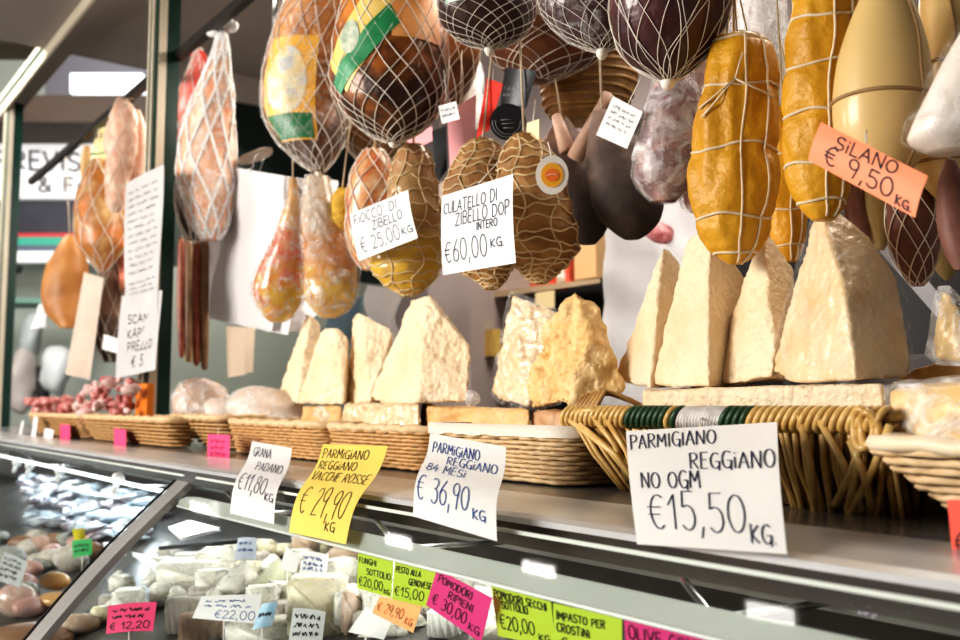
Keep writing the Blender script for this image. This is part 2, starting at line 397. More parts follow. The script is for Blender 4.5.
m_caned = mat('old_brown_cane', (.20, .10, .03), (.50, .30, .10), scale=30, rough=.45)
m_greenc = mat('dark_green_cane', (.025, .06, .03), (.06, .12, .06), scale=40, rough=.4)
m_bind = mat('grey_mottled_binding', (.40, .36, .33), (.75, .72, .68), scale=80, rough=.6)
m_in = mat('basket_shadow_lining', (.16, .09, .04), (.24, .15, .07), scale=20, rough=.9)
m_rail = mat('black_rail', (.02, .016, .014), rough=.4)
m_bag = mat('white_plastic_bag', (.82, .80, .80), (.92, .90, .90), scale=5, rough=.35, transl=.25, bump=.15, bscale=25)

def prismx(mb, prof, x0, x1):
    """profile of (Y, h below eye level) swept along the counter"""
    return mb.prism([(x0, y, 1.5-h) for y, h in prof], (x1-x0, 0, 0))
# ================================================================ ROOM
ZC = 3.06
struct('floor', MB().box((-14, -4, -.05), (3, 4, 0)), mat('grey_pavement', (.22, .21, .20), (.30, .29, .27), scale=5, rough=.8))
struct('ceiling', MB().box((-4.40, -.2, ZC), (1.5, 3.6, ZC+.08)), m_ceil)
struct('wall_back', MB().box((-5.6, 2.6, 0), (1.5, 2.7, ZC)), m_wallb)
# side wall at the far end of the stall, dark green panel above a grey-green lower half
struct('wall_left', MB().box((-4.32, 1.38, 0), (-4.22, 2.6, 2.12)), mat('grey_green_panel', (.25, .29, .26), (.30, .34, .31), scale=3, rough=.6))
struct('trim_1', MB().box((-4.32, 1.38, 2.12), (-4.22, 2.6, 2.96)), mat('black_green_panel', (.012, .022, .02), (.02, .035, .03), scale=3, rough=.4))
struct('trim_2', MB().box((-4.34, 1.36, 2.93), (-4.20, 2.6, ZC)), m_ceil)
# ---- beam and posts of the stall front
def post(name, label, x, y):
    t = empty(name, (x, y, 1.39), label, 'post')
    w = .036
    top = ZC if name else ZC
    put('core', MB().box((x-w, y-w, 1.39), (x+w, y+w, top)), m_green, t, smooth=False)
    a = MB()
    # gold aluminium strips with green grooves between them, on the two faces towards the street and the aisle
    for k in (-.032, .004): a.box((x+k, y-w-.006, 1.39), (x+k+.016, y-w, top))
    put('gold_strip', a, m_brass, t, smooth=False)
    b = MB()
    for k in (-.030, ): b.box((x+w, y+k, 1.39), (x+w+.006, y+k+.024, top))
    put('gold_strip', b, m_brass, t, smooth=False)
    return t
xp = W(157, 300, .94).x; post('stall_post', 'dark green and gold metal post beside the long paper list', xp, .94)
xq = W(6, 300, .94).x; post('stall_post', 'far metal post at the left edge by the shop sign', xq, .94)
bm_ = empty('stall_beam', (xq, .9, 2.94), 'green and silver top beam joining the two metal posts', 'beam')
zb = W(25, 80, .90).z
put('beam_box', MB().box((xq-.2, .90, zb+.0), (1.2, .99, ZC)), m_ceil, bm_, smooth=False)
put('green_stripe', MB().box((xq-.2, .886, zb+.012), (1.2, .90, zb+.034)), m_green, bm_, smooth=False)
put('silver_stripe', MB().box((xq-.2, .888, zb-.04), (1.2, .90, zb+.012)).box((xq-.2, .888, zb+.034), (1.2, .90, zb+.07)), m_brass, bm_, smooth=False)
# rail the hams hang from
RZ = W(208, 30, .97).z
rl = put('hanging_rail', MB().box((-5.0, .96, RZ-.013), (1.2, .985, RZ+.013)), m_rail, smooth=False)
tag(rl, 'long dark rail under the ceiling from which the meats hang', 'rail')
rp = W(277, 60, 1.1)
t_ = put('ceiling_pole', MB().tube([(rp.x, 1.1, rp.z-.02), (rp.x, 1.1, ZC)], .016, 12), m_steel)
tag(t_, 'thin silver pole dropping from the ceiling left of the big netted ham', 'pole')
FR
rh2 = put('hanging_rail', MB().box((rp.x-.02, 1.09, rp.z-.04), (1.2, 1.115, rp.z-.01)), m_rail, smooth=False)
tag(rh2, 'second dark rail behind the hams, held by the silver pole', 'rail')
RZ2 = rp.z-.025

# ================================================================ FAR SHOP ACROSS THE WAY (left background)
def far(px, py, d=8.0):
    r = ray(px, py); return CAM+r*d
def fbox(px0, py0, px1, py1, d=8.0, th=.15):
    a = far(px0, py0, d); b = far(px1, py0, d); c = far(px1, py1, d); e = far(px0, py1, d)
    for q in (b, c): pass
    top = (a.z+b.z)/2; bot = (c.z+e.z)/2
    p0 = Vector((e.x, e.y, bot)); p1 = Vector((c.x, c.y, bot)); p2 = Vector((b.x, b.y, top)); p3 = Vector((a.x, a.y, top))
    return MB().prism([p0, p1, p2, p3], -HF*-th)
fs = empty('neighbouring_shop', far(60, 400), 'pale shop front across the way under a white lettered sign', 'shop')
put('wall_panel', fbox(-60, 60, 215, 470, 8.5, .2), mat('pale_grey_green', (.52, .56, .50), (.60, .64, .58), scale=1.5, rough=.6), fs, smooth=False)
put('canopy', fbox(-40, 95, 150, 122, 7.2, 1.0), mat('brown_canopy', (.07, .045, .03), (.11, .07, .045), scale=2, rough=.6), fs, smooth=False)
put('soffit', fbox(-40, 118, 160, 138, 7.9, .3), mat('cream_soffit', (.60, .50, .40), rough=.7), fs, smooth=False)
put('fascia_sign', fbox(-30, 141, 118, 198, 7.8, .1), mat('white_sign', (.80, .79, .80), rough=.5, emit=(1, 1, 1), estr=.25), fs, smooth=False)
sgn = Sheet(far(-18, 143, 7.77), far(112, 146, 7.77), far(112, 200, 7.77), far(-18, 198, 7.77))
put('sign_lettering', sgn.letter([('PREVIS', .11, .46, .64, .34, 0, .017), ('& Fi', .43, .86, .32, .24, 0, .015)]), mat('grey_sign_letter', (.12, .11, .12), rough=.6), fs)
put('display_window', fbox(-30, 198, 112, 234, 7.9, .2), mat('dark_window', (.05, .05, .07), (.09, .09, .11), scale=3, rough=.25), fs, smooth=False)
put('red_stripe', fbox(-30, 233, 112, 237, 7.8, .1), mat('red_stripe', (.7, .06, .08), rough=.5), fs, smooth=False)
put('green_stripe', fbox(-30, 237, 112, 245, 7.8, .1), mat('teal_stripe', (.08, .50, .36), rough=.5), fs, smooth=False)
put('blue_stripe', fbox(-30, 245, 112, 251, 7.8, .1), mat('blue_grey_stripe', (.16, .2, .27), rough=.5), fs, smooth=False)
put('white_band', fbox(-30, 251, 130, 262, 7.8, .1), mat('white_band', (.85, .86, .85), rough=.5, emit=(1, 1, 1), estr=.2), fs, smooth=False)
put('shelf', fbox(-30, 298, 130, 303, 7.6, .4), mat('teal_shelf', (.25, .42, .36), rough=.5), fs, smooth=False)
fl = put('ceiling_light', fbox(70, 73, 142, 93, 7.6, .3), mat('light_panel', (.9, .92, .95), rough=.4, emit=(.85, .92, 1), estr=1.0))
tag(fl, 'white light box under the ceiling across the way', 'light')
put('backing', fbox(45, 55, 150, 100, 8.1, .1), mat('grey_back', (.25, .24, .27), rough=.6), fs, smooth=False)
struct('ceiling_far', MB().box((-13.5, -1.2, 4.7), (-4.40, 6.5, 4.8)), mat('olive_ceiling', (.33, .28, .20), (.38, .33, .25), scale=2, rough=.8)).name = 'ceiling_2'
# items in the far shop
def farblob(px, py, w, h, m, name, label, cat, d=7.4, amp=.25):
    c = far(px, py, d); k = d/F
    mb = MB().ball(c, h*k/2, 10, (w/h, .6, 1), .55, 6)
    return tag(put(name, mb, m), label, cat)
FBA = .5
m_fb = mat('far_white_bag', (.70, .74, .74), (.86, .88, .88), scale=8, rough=.4)
farblob(22, 380, 26, 56, mat('far_pinkish', (.62, .55, .52), (.7, .64, .60), scale=5), 'plastic_bag', 'blurred pinkish grey bag beside the far left post', 'bag')
farblob(56, 372, 34, 50, m_fb, 'plastic_bag', 'blurred white bag heap in the far shop behind the pale cloth', 'bag', 7.3)
farblob(30, 335, 30, 36, mat('far_grey', (.50, .54, .54), (.62, .66, .66), scale=4), 'plastic_bag', 'blurred pale grey parcel on the far teal shelf', 'bag', 7.5)
farblob(19, 270, 8, 12, m_black, 'shop_lamp', 'small dark lamp on the pale far shop wall', 'lamp', 7.6)
kp = fbox(36, 366, 44, 412, 7.35, .1); tag(put('crate', kp, m_black, smooth=False), 'narrow black crate between two blurred bags in the far shop', 'crate')

# ================================================================ DISPLAY CASE
XL, XR = -5.5, .45
dc = empty('display_case', (-2, .7, 0), 'long refrigerated glass counter with steel ledge carrying baskets and cheeses', 'display case')
led = MB(); prismx(led, [(1.40, .11), (.765, .11), (.765, .145), (1.40, .145)], XL, XR)
put('ledge', led, mat('ledge_metal', (.22, .22, .22), (.46, .46, .46), scale=3, rough=.2, metal=.25, stretch=(1, 3, 1)), dc, smooth=False)
nose = MB(); prismx(nose, [(.765, .1098), (.70, .1125), (.655, .1155), (.643, .119), (.640, .1245), (.65, .1245), (.765, .1245)], XL, XR)
put('front_bevel', nose, mat('nose_metal', (.58, .58, .58), (.84, .84, .84), scale=3.5, rough=.25, metal=.3, stretch=(1, 2, 2)), dc, smooth=False)
nl = MB(); prismx(nl, [(.655, .1235), (.655, .152), (.69, .152), (.69, .1235)], XL, XR)
put('brown_lip', nl, m_dark, dc, smooth=False)
def gh(y): return .128+1.05*(.61-y)
XD = -1.685
for a, b in ((XL, XD-.03), (XD+.03, XR)):
    g = MB().add([(a, .61, 1.5-gh(.61)), (b, .61, 1.5-gh(.61)), (b, .315, 1.5-gh(.315)), (a, .315, 1.5-gh(.315))], [(0, 1, 2, 3)])
    gp = put('glass_pane', g, m_glass, dc, smooth=False)
    e = MB(); prismx(e, [(.612, .126), (.610, .126), (.608, .1295), (.610, .1295)], a, b)
    put('edge_strip', e, mat('pale_glass_edge', (.70, .74, .68), rough=.2), gp, smooth=False)
dv = MB(); nvec = Vector((0, -.69, .72))
p0 = Vector((XD, .60, 1.5-gh(.60)))+nvec*.004; p1 = Vector((XD, .315, 1.5-gh(.315)))+nvec*.004
pts = [p0.lerp(p1, k/12)+nvec*.03*math.sin(math.pi*k/12)*.35 for k in range(13)]
for k in range(12):
    a, b = pts[k], pts[k+1]; ex = Vector((.03, 0, 0)); dv.add([a-ex, a+ex, b+ex, b-ex, a-ex-nvec*.012, a+ex-nvec*.012, b+ex-nvec*.012, b-ex-nvec*.012], [(0, 1, 2, 3), (4, 7, 6, 5), (0, 4, 5, 1), (2, 6, 7, 3), (1, 5, 6, 2), (0, 3, 7, 4)])
put('divider_bar', dv, mat('divider_grey', (.30, .29, .28), (.40, .39, .37), scale=6, rough=.35), dc, smooth=False)
sl = MB().tube([p+Vector((-.04, 0, 0)) for p in pts], .0022, 6)
put('black_seal', sl, m_inkb, dc)
# price rail on the glass: acrylic strip, rounded at its left end
def railpt(x, y, off): return Vector((x, y, 1.5-gh(y)))-nvec*off
rs = MB(); y0_, y1_ = .587, .569; ym = (y0_+y1_)/2; out_ = [(XR, y0_)]+[(XD+.05+.02*math.sin(R(a)), ym+(y0_-y1_)/2*math.cos(R(a))) for a in ()]
prof = [(XR, y0_), (XD+.10, y0_), (XD+.05, y0_-.003), (XD+.03, ym), (XD+.045, y1_+.001), (XD+.12, y1_), (XR, y1_)]
rs.prism([railpt(x, y, .004) for x, y in prof], -nvec*.003)
prl = put('price_rail', rs, m_acryl, dc, smooth=False)
wl = MB().tube([railpt(x, y1_, .003) for x in (XD+.05, -.8, XR)], .0022, 6)
put('white_edge', wl, mat('white_edge', (.88, .88, .84), rough=.3), prl)
ll = MB().tube([Vector((x, .585, 1.5-gh(.585)))-nvec*.006 for x in (-3.9, -2.8, XD-.05)], .005, 6)
put('glowing_chrome_edge', ll, mat('cold_glow_chrome', (.9, .95, .97), rough=.3, emit=(.85, .95, 1), estr=1.6), dc)  # bright chrome edge line, no lamp; its shine is put in as emission
# interior
def hd(y): return .33+(.8-y)*.28
dk = MB(); prismx(dk, [(1.02, hd(1.02)), (.36, hd(.36)), (.36, hd(.36)+.02), (1.02, hd(1.02)+.02)], XL, XR)
put('deck', dk, m_deck, dc, smooth=False)
put('back_panel', MB().box((XL, 1.02, .9), (XR, 1.05, 1.36)), m_case, dc, smooth=False)
put('base_front', MB().box((XL, .30, .12), (XR, .33, 1.5-gh(.315))), mat('base_white', (.6, .6, .58), rough=.4), dc, smooth=False)
put('kick_plate', MB().box((XL, .36, 0), (XR, 1.02, .12)), m_dark, dc, smooth=False)
put('base_back', MB().box((XL, 1.0, .12), (XR, 1.03, .9)), m_dark, dc, smooth=False)
it = MB(); prismx(it, [(.90, .20), (.99, .20), (.99, .215), (.90, .215)], XL, XR); put('inner_shelf', it, m_steel2, dc, smooth=False)
for x in (-4.6, -3.4, -2.4, XD, -1.15, -.6, 0.0):
    b = MB(); b.tube([(x, .66, 1.36), (x, .72, 1.30), (x, .98, 1.29)], .004, 6); put('bracket', b, m_steel, dc)

# ---- ceiling spotlights: their reflections are the white patches on the case glass
def mirror_to_ceiling(px, py, z=2.99):
    r = ray(px, py).normalized(); P0 = Vector((0, .61, 1.5-gh(.61))); n = Vector((0, -1.05, 1)).normalized(); n = Vector((0, 1, 1.05)).normalized() if False else Vector((0, -1.05, 1)).normalized()
    # glass line: h grows by 1.05 as Y falls by 1 -> direction (0,-1,-1.05); its normal:
    n = Vector((0, -1.05, 1)).normalized()
    t = (P0-CAM).dot(n)/r.dot(n); p = CAM+r*t; q = r-n*2*r.dot(n)
    return p+q*((z-p.z)/q.z)
m_lamp = mat('lamp_white', (.95, .95, .95), emit=(1, .97, .92), estr=16)
LBL = ['nearest white square ceiling spotlight over the counter', 'middle white square ceiling spotlight over the counter', 'white square ceiling spotlight over the yellow price card', 'farthest white ceiling spotlight past the glass divider']
for i, (px, py, w, h) in enumerate([(770, 613, 46, 15), (538, 569, 30, 11), (398, 541, 23, 10), (200, 508, 16, 5)]):
    c = mirror_to_ceiling(px, py); a = mirror_to_ceiling(px-w/2, py-w*.12); b = mirror_to_ceiling(px+w/2, py+w*.12); u = mirror_to_ceiling(px, py-h/2); v = mirror_to_ceiling(px, py+h/2)
    sx = min(abs(a.x-b.x)/2, .3); sy = max(abs(u.y-v.y)/2, .02)
    t = empty('ceiling_spotlight', (c.x, c.y, 2.99), LBL[i], 'ceiling light', 'ceiling spotlights over the counter')
    put('lamp_panel', MB().box((c.x-sx, c.y-sy, 2.985), (c.x+sx, c.y+sy, 2.995)), m_lamp, t, smooth=False)
    put('lamp_housing', MB().box((c.x-sx-.03, c.y-sy-.03, 2.995), (c.x+sx+.03, c.y+sy+.03, 3.05)), m_steel2, t, smooth=False)
struct('ceiling_front', MB().box((-14, -5, 3.05), (1.5, -.2, 3.1)), mat('unseen_dark_ceiling', (.15, .145, .14), rough=.8)).name = 'ceiling_3'  # unseen ceiling, made wide and dark to tone down reflections in the case glass

# ================================================================ BASKETS
def rrect(x0, x1, y0, y1, r, s):
    """point and outward normal on a rounded rectangle, s in 0..1, starting front-left going right"""
    L = [(x1-x0-2*r), math.pi*r/2, (y1-y0-2*r), math.pi*r/2]*2; tot = sum(L); d = (s % 1)*tot; k = 0
    while k < 7 and d > L[k]: d -= L[k]; k += 1
    f = d/L[k] if L[k] else 0
    c = [(x0+r, y0, 1, 0), None, (x1, y0+r, 0, 1), None, (x1-r, y1, -1, 0), None, (x0, y1-r, 0, -1), None]
    if k % 2 == 0:
        x, y, dx, dy = c[k]; return x+dx*d, y+dy*d, dy, -dx
    cc = {1: (x1-r, y0+r, -90), 3: (x1-r, y1-r, 0), 5: (x0+r, y1-r, 90), 7: (x0+r, y0+r, 180)}[k]
    a = R(cc[2]+90*f); return cc[0]+r*math.cos(a), cc[1]+r*math.sin(a), math.cos(a), math.sin(a)
def basket(label, x0, x1, y0, y1, hb, ht, inset, m, layers, group=None, rim=None, name='wicker_basket', rr=.0045, liner_drop=.02, lining=True, npt=None, cloth=False):
    t = empty(name, ((x0+x1)/2, (y0+y1)/2, 1.5-hb), label, 'basket', group)
    per = 2*(x1-x0+y1-y0); npt = npt or int(per/.011)//2*2
    def lev(f):  # f 0 bottom..1 top
        i = inset*(1-f)**1.2; return x0+i, x1-i, y0+i, y1-i
    w = MB()
    for k in range(layers):
        f = (k+.5)/layers; a = lev(f); z = 1.5-hb+.003+(hb-ht-.006)*f; pts = []
        for j in range(npt):
            x, y, nx, ny = rrect(*a, .035, j/npt); o = .0022*(1 if ((j//2)+k) % 2 else -1)
            pts.append((x+nx*o, y+ny*o, z+random.uniform(-.0006, .0006)))
        w.tube(pts, rr*.82, 4, True)
    put('weave', w, m, t)
    if lining:
        l = MB(); n = 60; vs = []
        for f in (0, 1):
            for j in range(n):
                x, y, nx, ny = rrect(*lev(f), .035, j/n); vs.append((x-nx*.004, y-ny*.004, 1.5-hb+.002+(hb-ht-.004)*f))
        l.add(vs, [(j, (j+1) % n, n+(j+1) % n, n+j) for j in range(n)]+[tuple(range(n))])
        a = lev(.6); l.add([(rrect(*a, .035, j/n)[0], rrect(*a, .035, j/n)[1], 1.5-ht-liner_drop) for j in range(n)], [tuple(range(n))])
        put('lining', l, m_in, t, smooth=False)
    r = MB(); r.tube([(rrect(*lev(1), .035, j/70)[0], rrect(*lev(1), .035, j/70)[1], 1.5-ht+.002*math.sin(j*2.1)) for j in range(70)], .0075, 7, True)
    if rim is not False: put('rim', r, rim or m, t)
    if cloth:
        c = MB()
        def fn(u, v):
            s = u; x, y, nx, ny = rrect(*lev(1), .035, s); o = .009 if v < .5 else -.012
            return Vector((x+nx*o, y+ny*o, 1.5-ht+(.012 if .2 < v < .8 else -.004-.004*noise.noise(Vector((s*40, 0, 0))))))
        c.grid(fn, 90, 4); put('cloth_edge', c, mat('cream_cloth', (.78, .70, .60), rough=.8), t)
    return t
def xat(px, Y): return W(px, 420, Y).x
HB = .11
basket('pale wicker basket at the right edge holding wrapped yellow cheese', xat(862, .79), .12, .78, 1.12, HB, .034, .065, m_wick, 9, rim=mat('cream_rim', (.80, .66, .46), (.88, .76, .58), scale=30), rr=.0052)
G_ = 'woven baskets along the ledge'
basket('light wicker basket behind the blue-inked white price card', xat(425, .845), xat(567, .845), .845, 1.15, HB, .040, .006, m_wick, 10, G_, cloth=True)
basket('tan wicker basket behind the yellow price card', xat(324, .845), xat(424, .845), .845, 1.15, HB, .040, .010, m_wick2, 10, G_, rim=m_wick)
basket('tan wicker basket with the white eleven euro card in front', xat(226, .845), xat(322, .845), .845, 1.15, HB, .038, .015, m_wick2, 10, G_, rim=m_wick)
basket('small flared wicker basket to the right of the metal post', xat(168, .84), xat(219, .84), .84, 1.12, HB, .03, .07, m_wick2, 8, G_, rim=m_wick)
basket('wicker basket heaped with tiny red salamis left of the post', xat(80, .79), xat(166, .79), .79, .898, HB, .036, .03, m_wick2, 7, G_, rim=m_wick)
basket('farthest wicker basket at the left end of the ledge', xat(28, .79), xat(78, .79), .79, .898, HB, .036, .03, m_wick2, 7, G_, rim=m_wick)

# ---- big rustic cane basket
x0, x1 = xat(569, .86), xat(893, .86)
bb = empty('cane_basket', ((x0+x1)/2, 1.0, 1.39), 'big rustic cane basket with green bound rim under the tall cheese wedges', 'basket')
zt, zb_ = 1.5-.011, 1.391; Yf, Yb = .86, 1.16; bx0, bx1, byf, byb = x0+.075, x1-.015, .885, 1.12
def side(n, fa, fb, m, nm, rr=.0042, par=bb):
    b = MB()
    for k in range(n):
        u = (k+.5)/n+random.uniform(-.2, .2)/n; v = u+random.uniform(-.03, .03); a = Vector(fa(u)); c = Vector(fb(v)); mid = a.lerp(c, .5)+Vector((random.uniform(-.006, .006), random.uniform(-.006, 0), 0))
        b.tube([a, a.lerp(mid, .6), mid, mid.lerp(c, .6), c], [rr*random.uniform(.75, 1.15)]*5, 6)
    return put(nm, b, m, par)
side(44, lambda u: (x0+(x1-x0)*u, Yf, zt-.006), lambda u: (bx0+(bx1-bx0)*u, byf, zb_), m_cane, 'front_canes', .0034)
side(26, lambda u: (x0+(x1-x0)*u, Yf+.008, zt-.006), lambda u: (bx0+(bx1-bx0)*u+.02*math.sin(u*30), byf+.008, zb_), m_caned, 'inner_canes')
side(16, lambda u: (x0, Yf+(Yb-Yf)*u, zt-.006), lambda u: (bx0, byf+(byb-byf)*u, zb_), m_cane, 'end_canes')
side(16, lambda u: (x1, Yf+(Yb-Yf)*u, zt-.006), lambda u: (bx1, byf+(byb-byf)*u, zb_), m_caned, 'end_canes')
side(30, lambda u: (x0+(x1-x0)*u, Yb, zt-.006), lambda u: (bx0+(bx1-bx0)*u, byb, zb_), m_caned, 'back_canes')
li = MB(); li.add([(x0+.01, Yf+.018, zt-.01), (x1-.01, Yf+.018, zt-.01), (x1-.01, Yb-.01, zt-.01), (x0+.01, Yb-.01, zt-.01), (bx0+.01, byf+.02, zb_), (bx1-.01, byf+.02, zb_), (bx1-.01, byb-.01, zb_), (bx0+.01, byb-.01, zb_)], [(0, 1, 5, 4), (1, 2, 6, 5), (2, 3, 7, 6), (3, 0, 4, 7), (4, 5, 6, 7)])
li.add([(x0+.015, Yf+.02, zt-.012), (x1-.015, Yf+.02, zt-.012), (x1-.015, Yb-.015, zt-.012), (x0+.015, Yb-.015, zt-.012)], [(0, 1, 2, 3)])
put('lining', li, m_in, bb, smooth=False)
rimp = [(x0, Yf, zt), (x1, Yf, zt), (x1, Yb, zt), (x0, Yb, zt)]
put('rim_rods', MB().tube([(x0, Yf, zt), (x1, Yf, zt), (x1, Yb, zt), (x0, Yb, zt)], .006, 6, True).tube([(x0, Yf-.004, zt-.012), (x1, Yf-.004, zt-.012)], .004, 6), m_caned, bb)
xg = [xat(630, .86), xat(684, .86), xat(727, .86), xat(750, .86)]
parts = {'cane': MB(), 'green': MB(), 'bind': MB()}
x = x0
while x < x1-.004:
    kind_ = 'green' if (xg[0] < x < xg[1] and not (xg[1]-.022 < x < xg[1]-.012)) or xg[2] < x < xg[3] else 'bind' if xg[1] <= x <= xg[2] else 'cane'
    r0 = .0036 if kind_ != 'bind' else .0028
    sz = .0115; pts = []
    for k in range(14):
        a = 2*math.pi*k/14; pts.append((x+.006*math.sin(a), Yf+math.cos(a)*sz*.9-.001, zt-.004+math.sin(a)*sz))
    parts[kind_].tube(pts, r0, 6, True); x += .0092 if kind_ != 'bind' else .0045
put('rim_binding', parts['cane'], m_cane, bb)
tag(put('rim_binding', parts['green'], m_greenc, bb), 'dark green rim binding'); tag(put('rim_binding', parts['bind'], m_bind, bb), 'grey mottled rim binding')
# loose loops at both ends
lp = MB()
for cx, rad in ((xat(866, .855), .019), (xat(872, .855), .016)):
    lp.tube([(cx+rad*.55*math.sin(2*math.pi*k/20), Yf-.012-.003*math.cos(4*math.pi*k/20), zt-.012+rad*math.cos(2*math.pi*k/20)) for k in range(20)], .0042, 7, True)
for px, py, qx, qy in ((862, 440, 835, 505), (850, 440, 872, 508), (858, 430, 848, 512), (820, 420, 862, 510), (890, 425, 850, 515), (800, 415, 815, 512)):
    lp.tube([W(px, py, .85), W((px+qx)/2+3, (py+qy)/2, .855), W(qx, qy, .875)], .0042, 6)
for px, py, qx, qy in ((570, 420, 640, 488), (580, 424, 642, 492), (592, 415, 628, 480), (604, 415, 640, 494), (574, 412, 610, 414)):
    lp.tube([W(px, py, .85), W((px+qx)/2+5, (py+qy)/2-3, .852), W(qx, qy, .872)], .004, 6)
put('loose_canes', lp, m_cane, bb)
tw = MB()
for k in range(6): tw.tube([W(575+k*4, 408, .88), W(585+k*4, 396-k, .9), W(605+k*3, 392+k*.7, .92), W(630+k*2, 400+k, .93), W(640, 406, .95)], .0035, 6)
put('corner_twist', tw, mat('russet_cane', (.34, .17, .05), (.6, .38, .16), scale=40, rough=.5), bb)

# ================================================================ CHEESES
def cheese(label, pts, Y, m, amp=.004, fr=30, vox=.0042, cat='cheese', name='cheese_wedge', group=None, flat=(0, 0), wrap=None, smooth_it=1, carve=None):
    bm = bmesh.new()
    for p in pts: bm.verts.new(W(p[0], p[1], Y, p[2]))
    bmesh.ops.convex_hull(bm, input=bm.verts)
    bmesh.ops.recalc_face_normals(bm, faces=bm.faces)
    me = bpy.data.meshes.new('tmp'); bm.to_mesh(me); bm.free()
    o = bpy.data.objects.new('tmp', me); COL.objects.link(o)
    r = o.modifiers.new('r', 'REMESH'); r.mode = 'VOXEL'; r.voxel_size = vox
    s = o.modifiers.new('s', 'SMOOTH'); s.iterations = smooth_it; s.factor = .5
    dg = bpy.context.evaluated_depsgraph_get(); ev = o.evaluated_get(dg); me2 = bpy.data.meshes.new_from_object(ev)
    mb = MB(); mb.v = []; 
    sd = Vector((random.random()*9, random.random()*9, random.random()*9))
    for v in me2.vertices:
        n = v.normal; f = max(0, min(1, .35-n.dot(RT)*1.2))           # broken face turned left is rougher than the cut face turned right
        a = amp*(.3+1.0*f)
        d = noise.fractal(v.co*fr+sd, .6, 2.1, 5)*a+noise.noise(v.co*9+sd)*amp*.6
        q = v.co+n*d
        if carve: q = q+n*carve(v.co)
        mb.v.append(q)
    mb.f = [tuple(p.vertices) for p in me2.polygons]
    bpy.data.objects.remove(o); bpy.data.meshes.remove(me); bpy.data.meshes.remove(me2)
    ob = put(name, mb, m); tag(ob, label, cat, group)
    if wrap:
        bm = bmesh.new()
        for p in pts: bm.verts.new(W(p[0], p[1], Y, p[2]))
        bmesh.ops.convex_hull(bm, input=bm.verts); bmesh.ops.recalc_face_normals(bm, faces=bm.faces)
        geo = bm.verts[:]; c = sum((v.co for v in geo), Vector())/len(geo)
        bmesh.ops.triangulate(bm, faces=bm.faces)
        bmesh.ops.subdivide_edges(bm, edges=bm.edges, cuts=5, use_grid_fill=True)
        wm = MB(); bm.verts.ensure_lookup_table(); bm.normal_update()
        wm.v = [v.co+v.normal*(.0055+.004*noise.noise(v.co*38+sd)) for v in bm.verts]; wm.f = [tuple(v.index for v in f.verts) for f in bm.faces]; bm.free()
        put('plastic_wrap', wm, wrap, ob, smooth=False)
    return ob
YC = .985
GC = 'tall cheese wedges standing on the ledge baskets'
cheese('biggest tall pale cheese wedge at the right end of its row', [(819, 203, 0), (833, 208, .02), (846, 300, -.06), (856, 381, -.085), (769, 371, 0), (790, 383, -.03), (911, 366, .05), (906, 378, .02), (897, 277, .06), (870, 238, .045), (797, 280, 0), (850, 360, .13), (842, 225, .08)], YC, m_ch_r, .0024, group=GC, wrap=m_film10, vox=.0038)
cheese('slim pale wedge directly left of the biggest cheese wedge', [(763, 231, 0), (769, 234, .02), (793, 268, .06), (776, 348, -.04), (772, 377, -.05), (709, 376, 0), (727, 384, -.03), (800, 378, .1), (770, 300, -.02), (745, 370, .12)], YC+.03, m_ch_l, .0026, group=GC)
cheese('pale wedge with flat blunt tip, third from the right in its row', [(688, 234, 0), (709, 232.5, -.015), (712, 234, .02), (746, 281, .08), (706, 383, -.06), (709, 388, -.065), (649, 386, 0), (672, 307, 0), (747, 384, .1), (690, 380, .12), (716, 250, .06)], YC+.02, m_ch_l, .0024, group=GC)
cheese('leftmost pale wedge of the right hand row above the cane basket', [(663, 246, 0), (668, 247, .02), (679, 258, .05), (641, 311, 0), (613, 381, 0), (650, 388, -.03), (688, 386, .08), (690, 310, .08), (640, 372, .1)], YC+.03, m_ch_l, .003, group=GC)
def carve6(co):
    q = W(548, 352, YC); d = (co-q).length
    return -.016*math.exp(-(d/.025)**2)+.006*noise.noise(co*45)
cheese('rough golden crumbly cheese chunk with hollow face', [(574, 292, 0), (568, 298, .0), (580, 296, .03), (600, 308, .02), (617, 360, .02), (626, 391, .03), (575, 404, -.05), (532, 407, -.03), (524, 388, 0), (548, 322, .01), (590, 330, -.03), (600, 380, .12), (585, 320, .09)], YC-.01, m_ch_y, .0085, 24, group=GC, carve=carve6, vox=.0036)
cheese('film wrapped white wedge left of the crumbly golden chunk', [(512, 293, 0), (522, 298, .01), (562, 314, .04), (492, 391, 0), (527, 408, -.04), (500, 402, -.02), (560, 404, .04), (545, 380, .12), (520, 310, .06)], YC+.04, m_ch_r, .0045, group=GC, wrap=m_filmh)
cheese('widest pale wedge of the left hand group', [(410, 300, 0), (429, 295, -.01), (432, 297, .02), (472, 348, .05), (468, 402, .03), (419, 397, -.06), (414, 404, -.06), (368, 396, 0), (378, 403, -.02), (440, 395, .13), (440, 320, .09)], YC, m_ch_l, .0036, group=GC)
cheese('pale wedge squeezed left of the widest wedge', [(354, 312, 0), (361, 313, -.01), (393, 331, .06), (370, 403, -.03), (345, 404, .0), (352, 340, .0), (392, 400, .08), (370, 395, .12)], YC+.05, m_ch_l, .0036, group=GC)
cheese('blocky pale wedge with flat right face, second from left', [(321, 328, 0), (336, 326, -.01), (349, 337, .03), (310, 398, -.03), (296, 404, 0), (344, 405, .0), (318, 405, -.03), (349, 400, .09), (320, 395, .12)], YC+.02, m_ch_l, .0035, group=GC)
cheese('leftmost narrow pale wedge of the left hand group', [(306, 313, 0), (310, 314, -.01), (321, 324, .05), (278, 396, 0), (297, 404, -.04), (325, 400, .09), (295, 395, .12)], YC+.06, m_ch_l, .0036, group=GC)
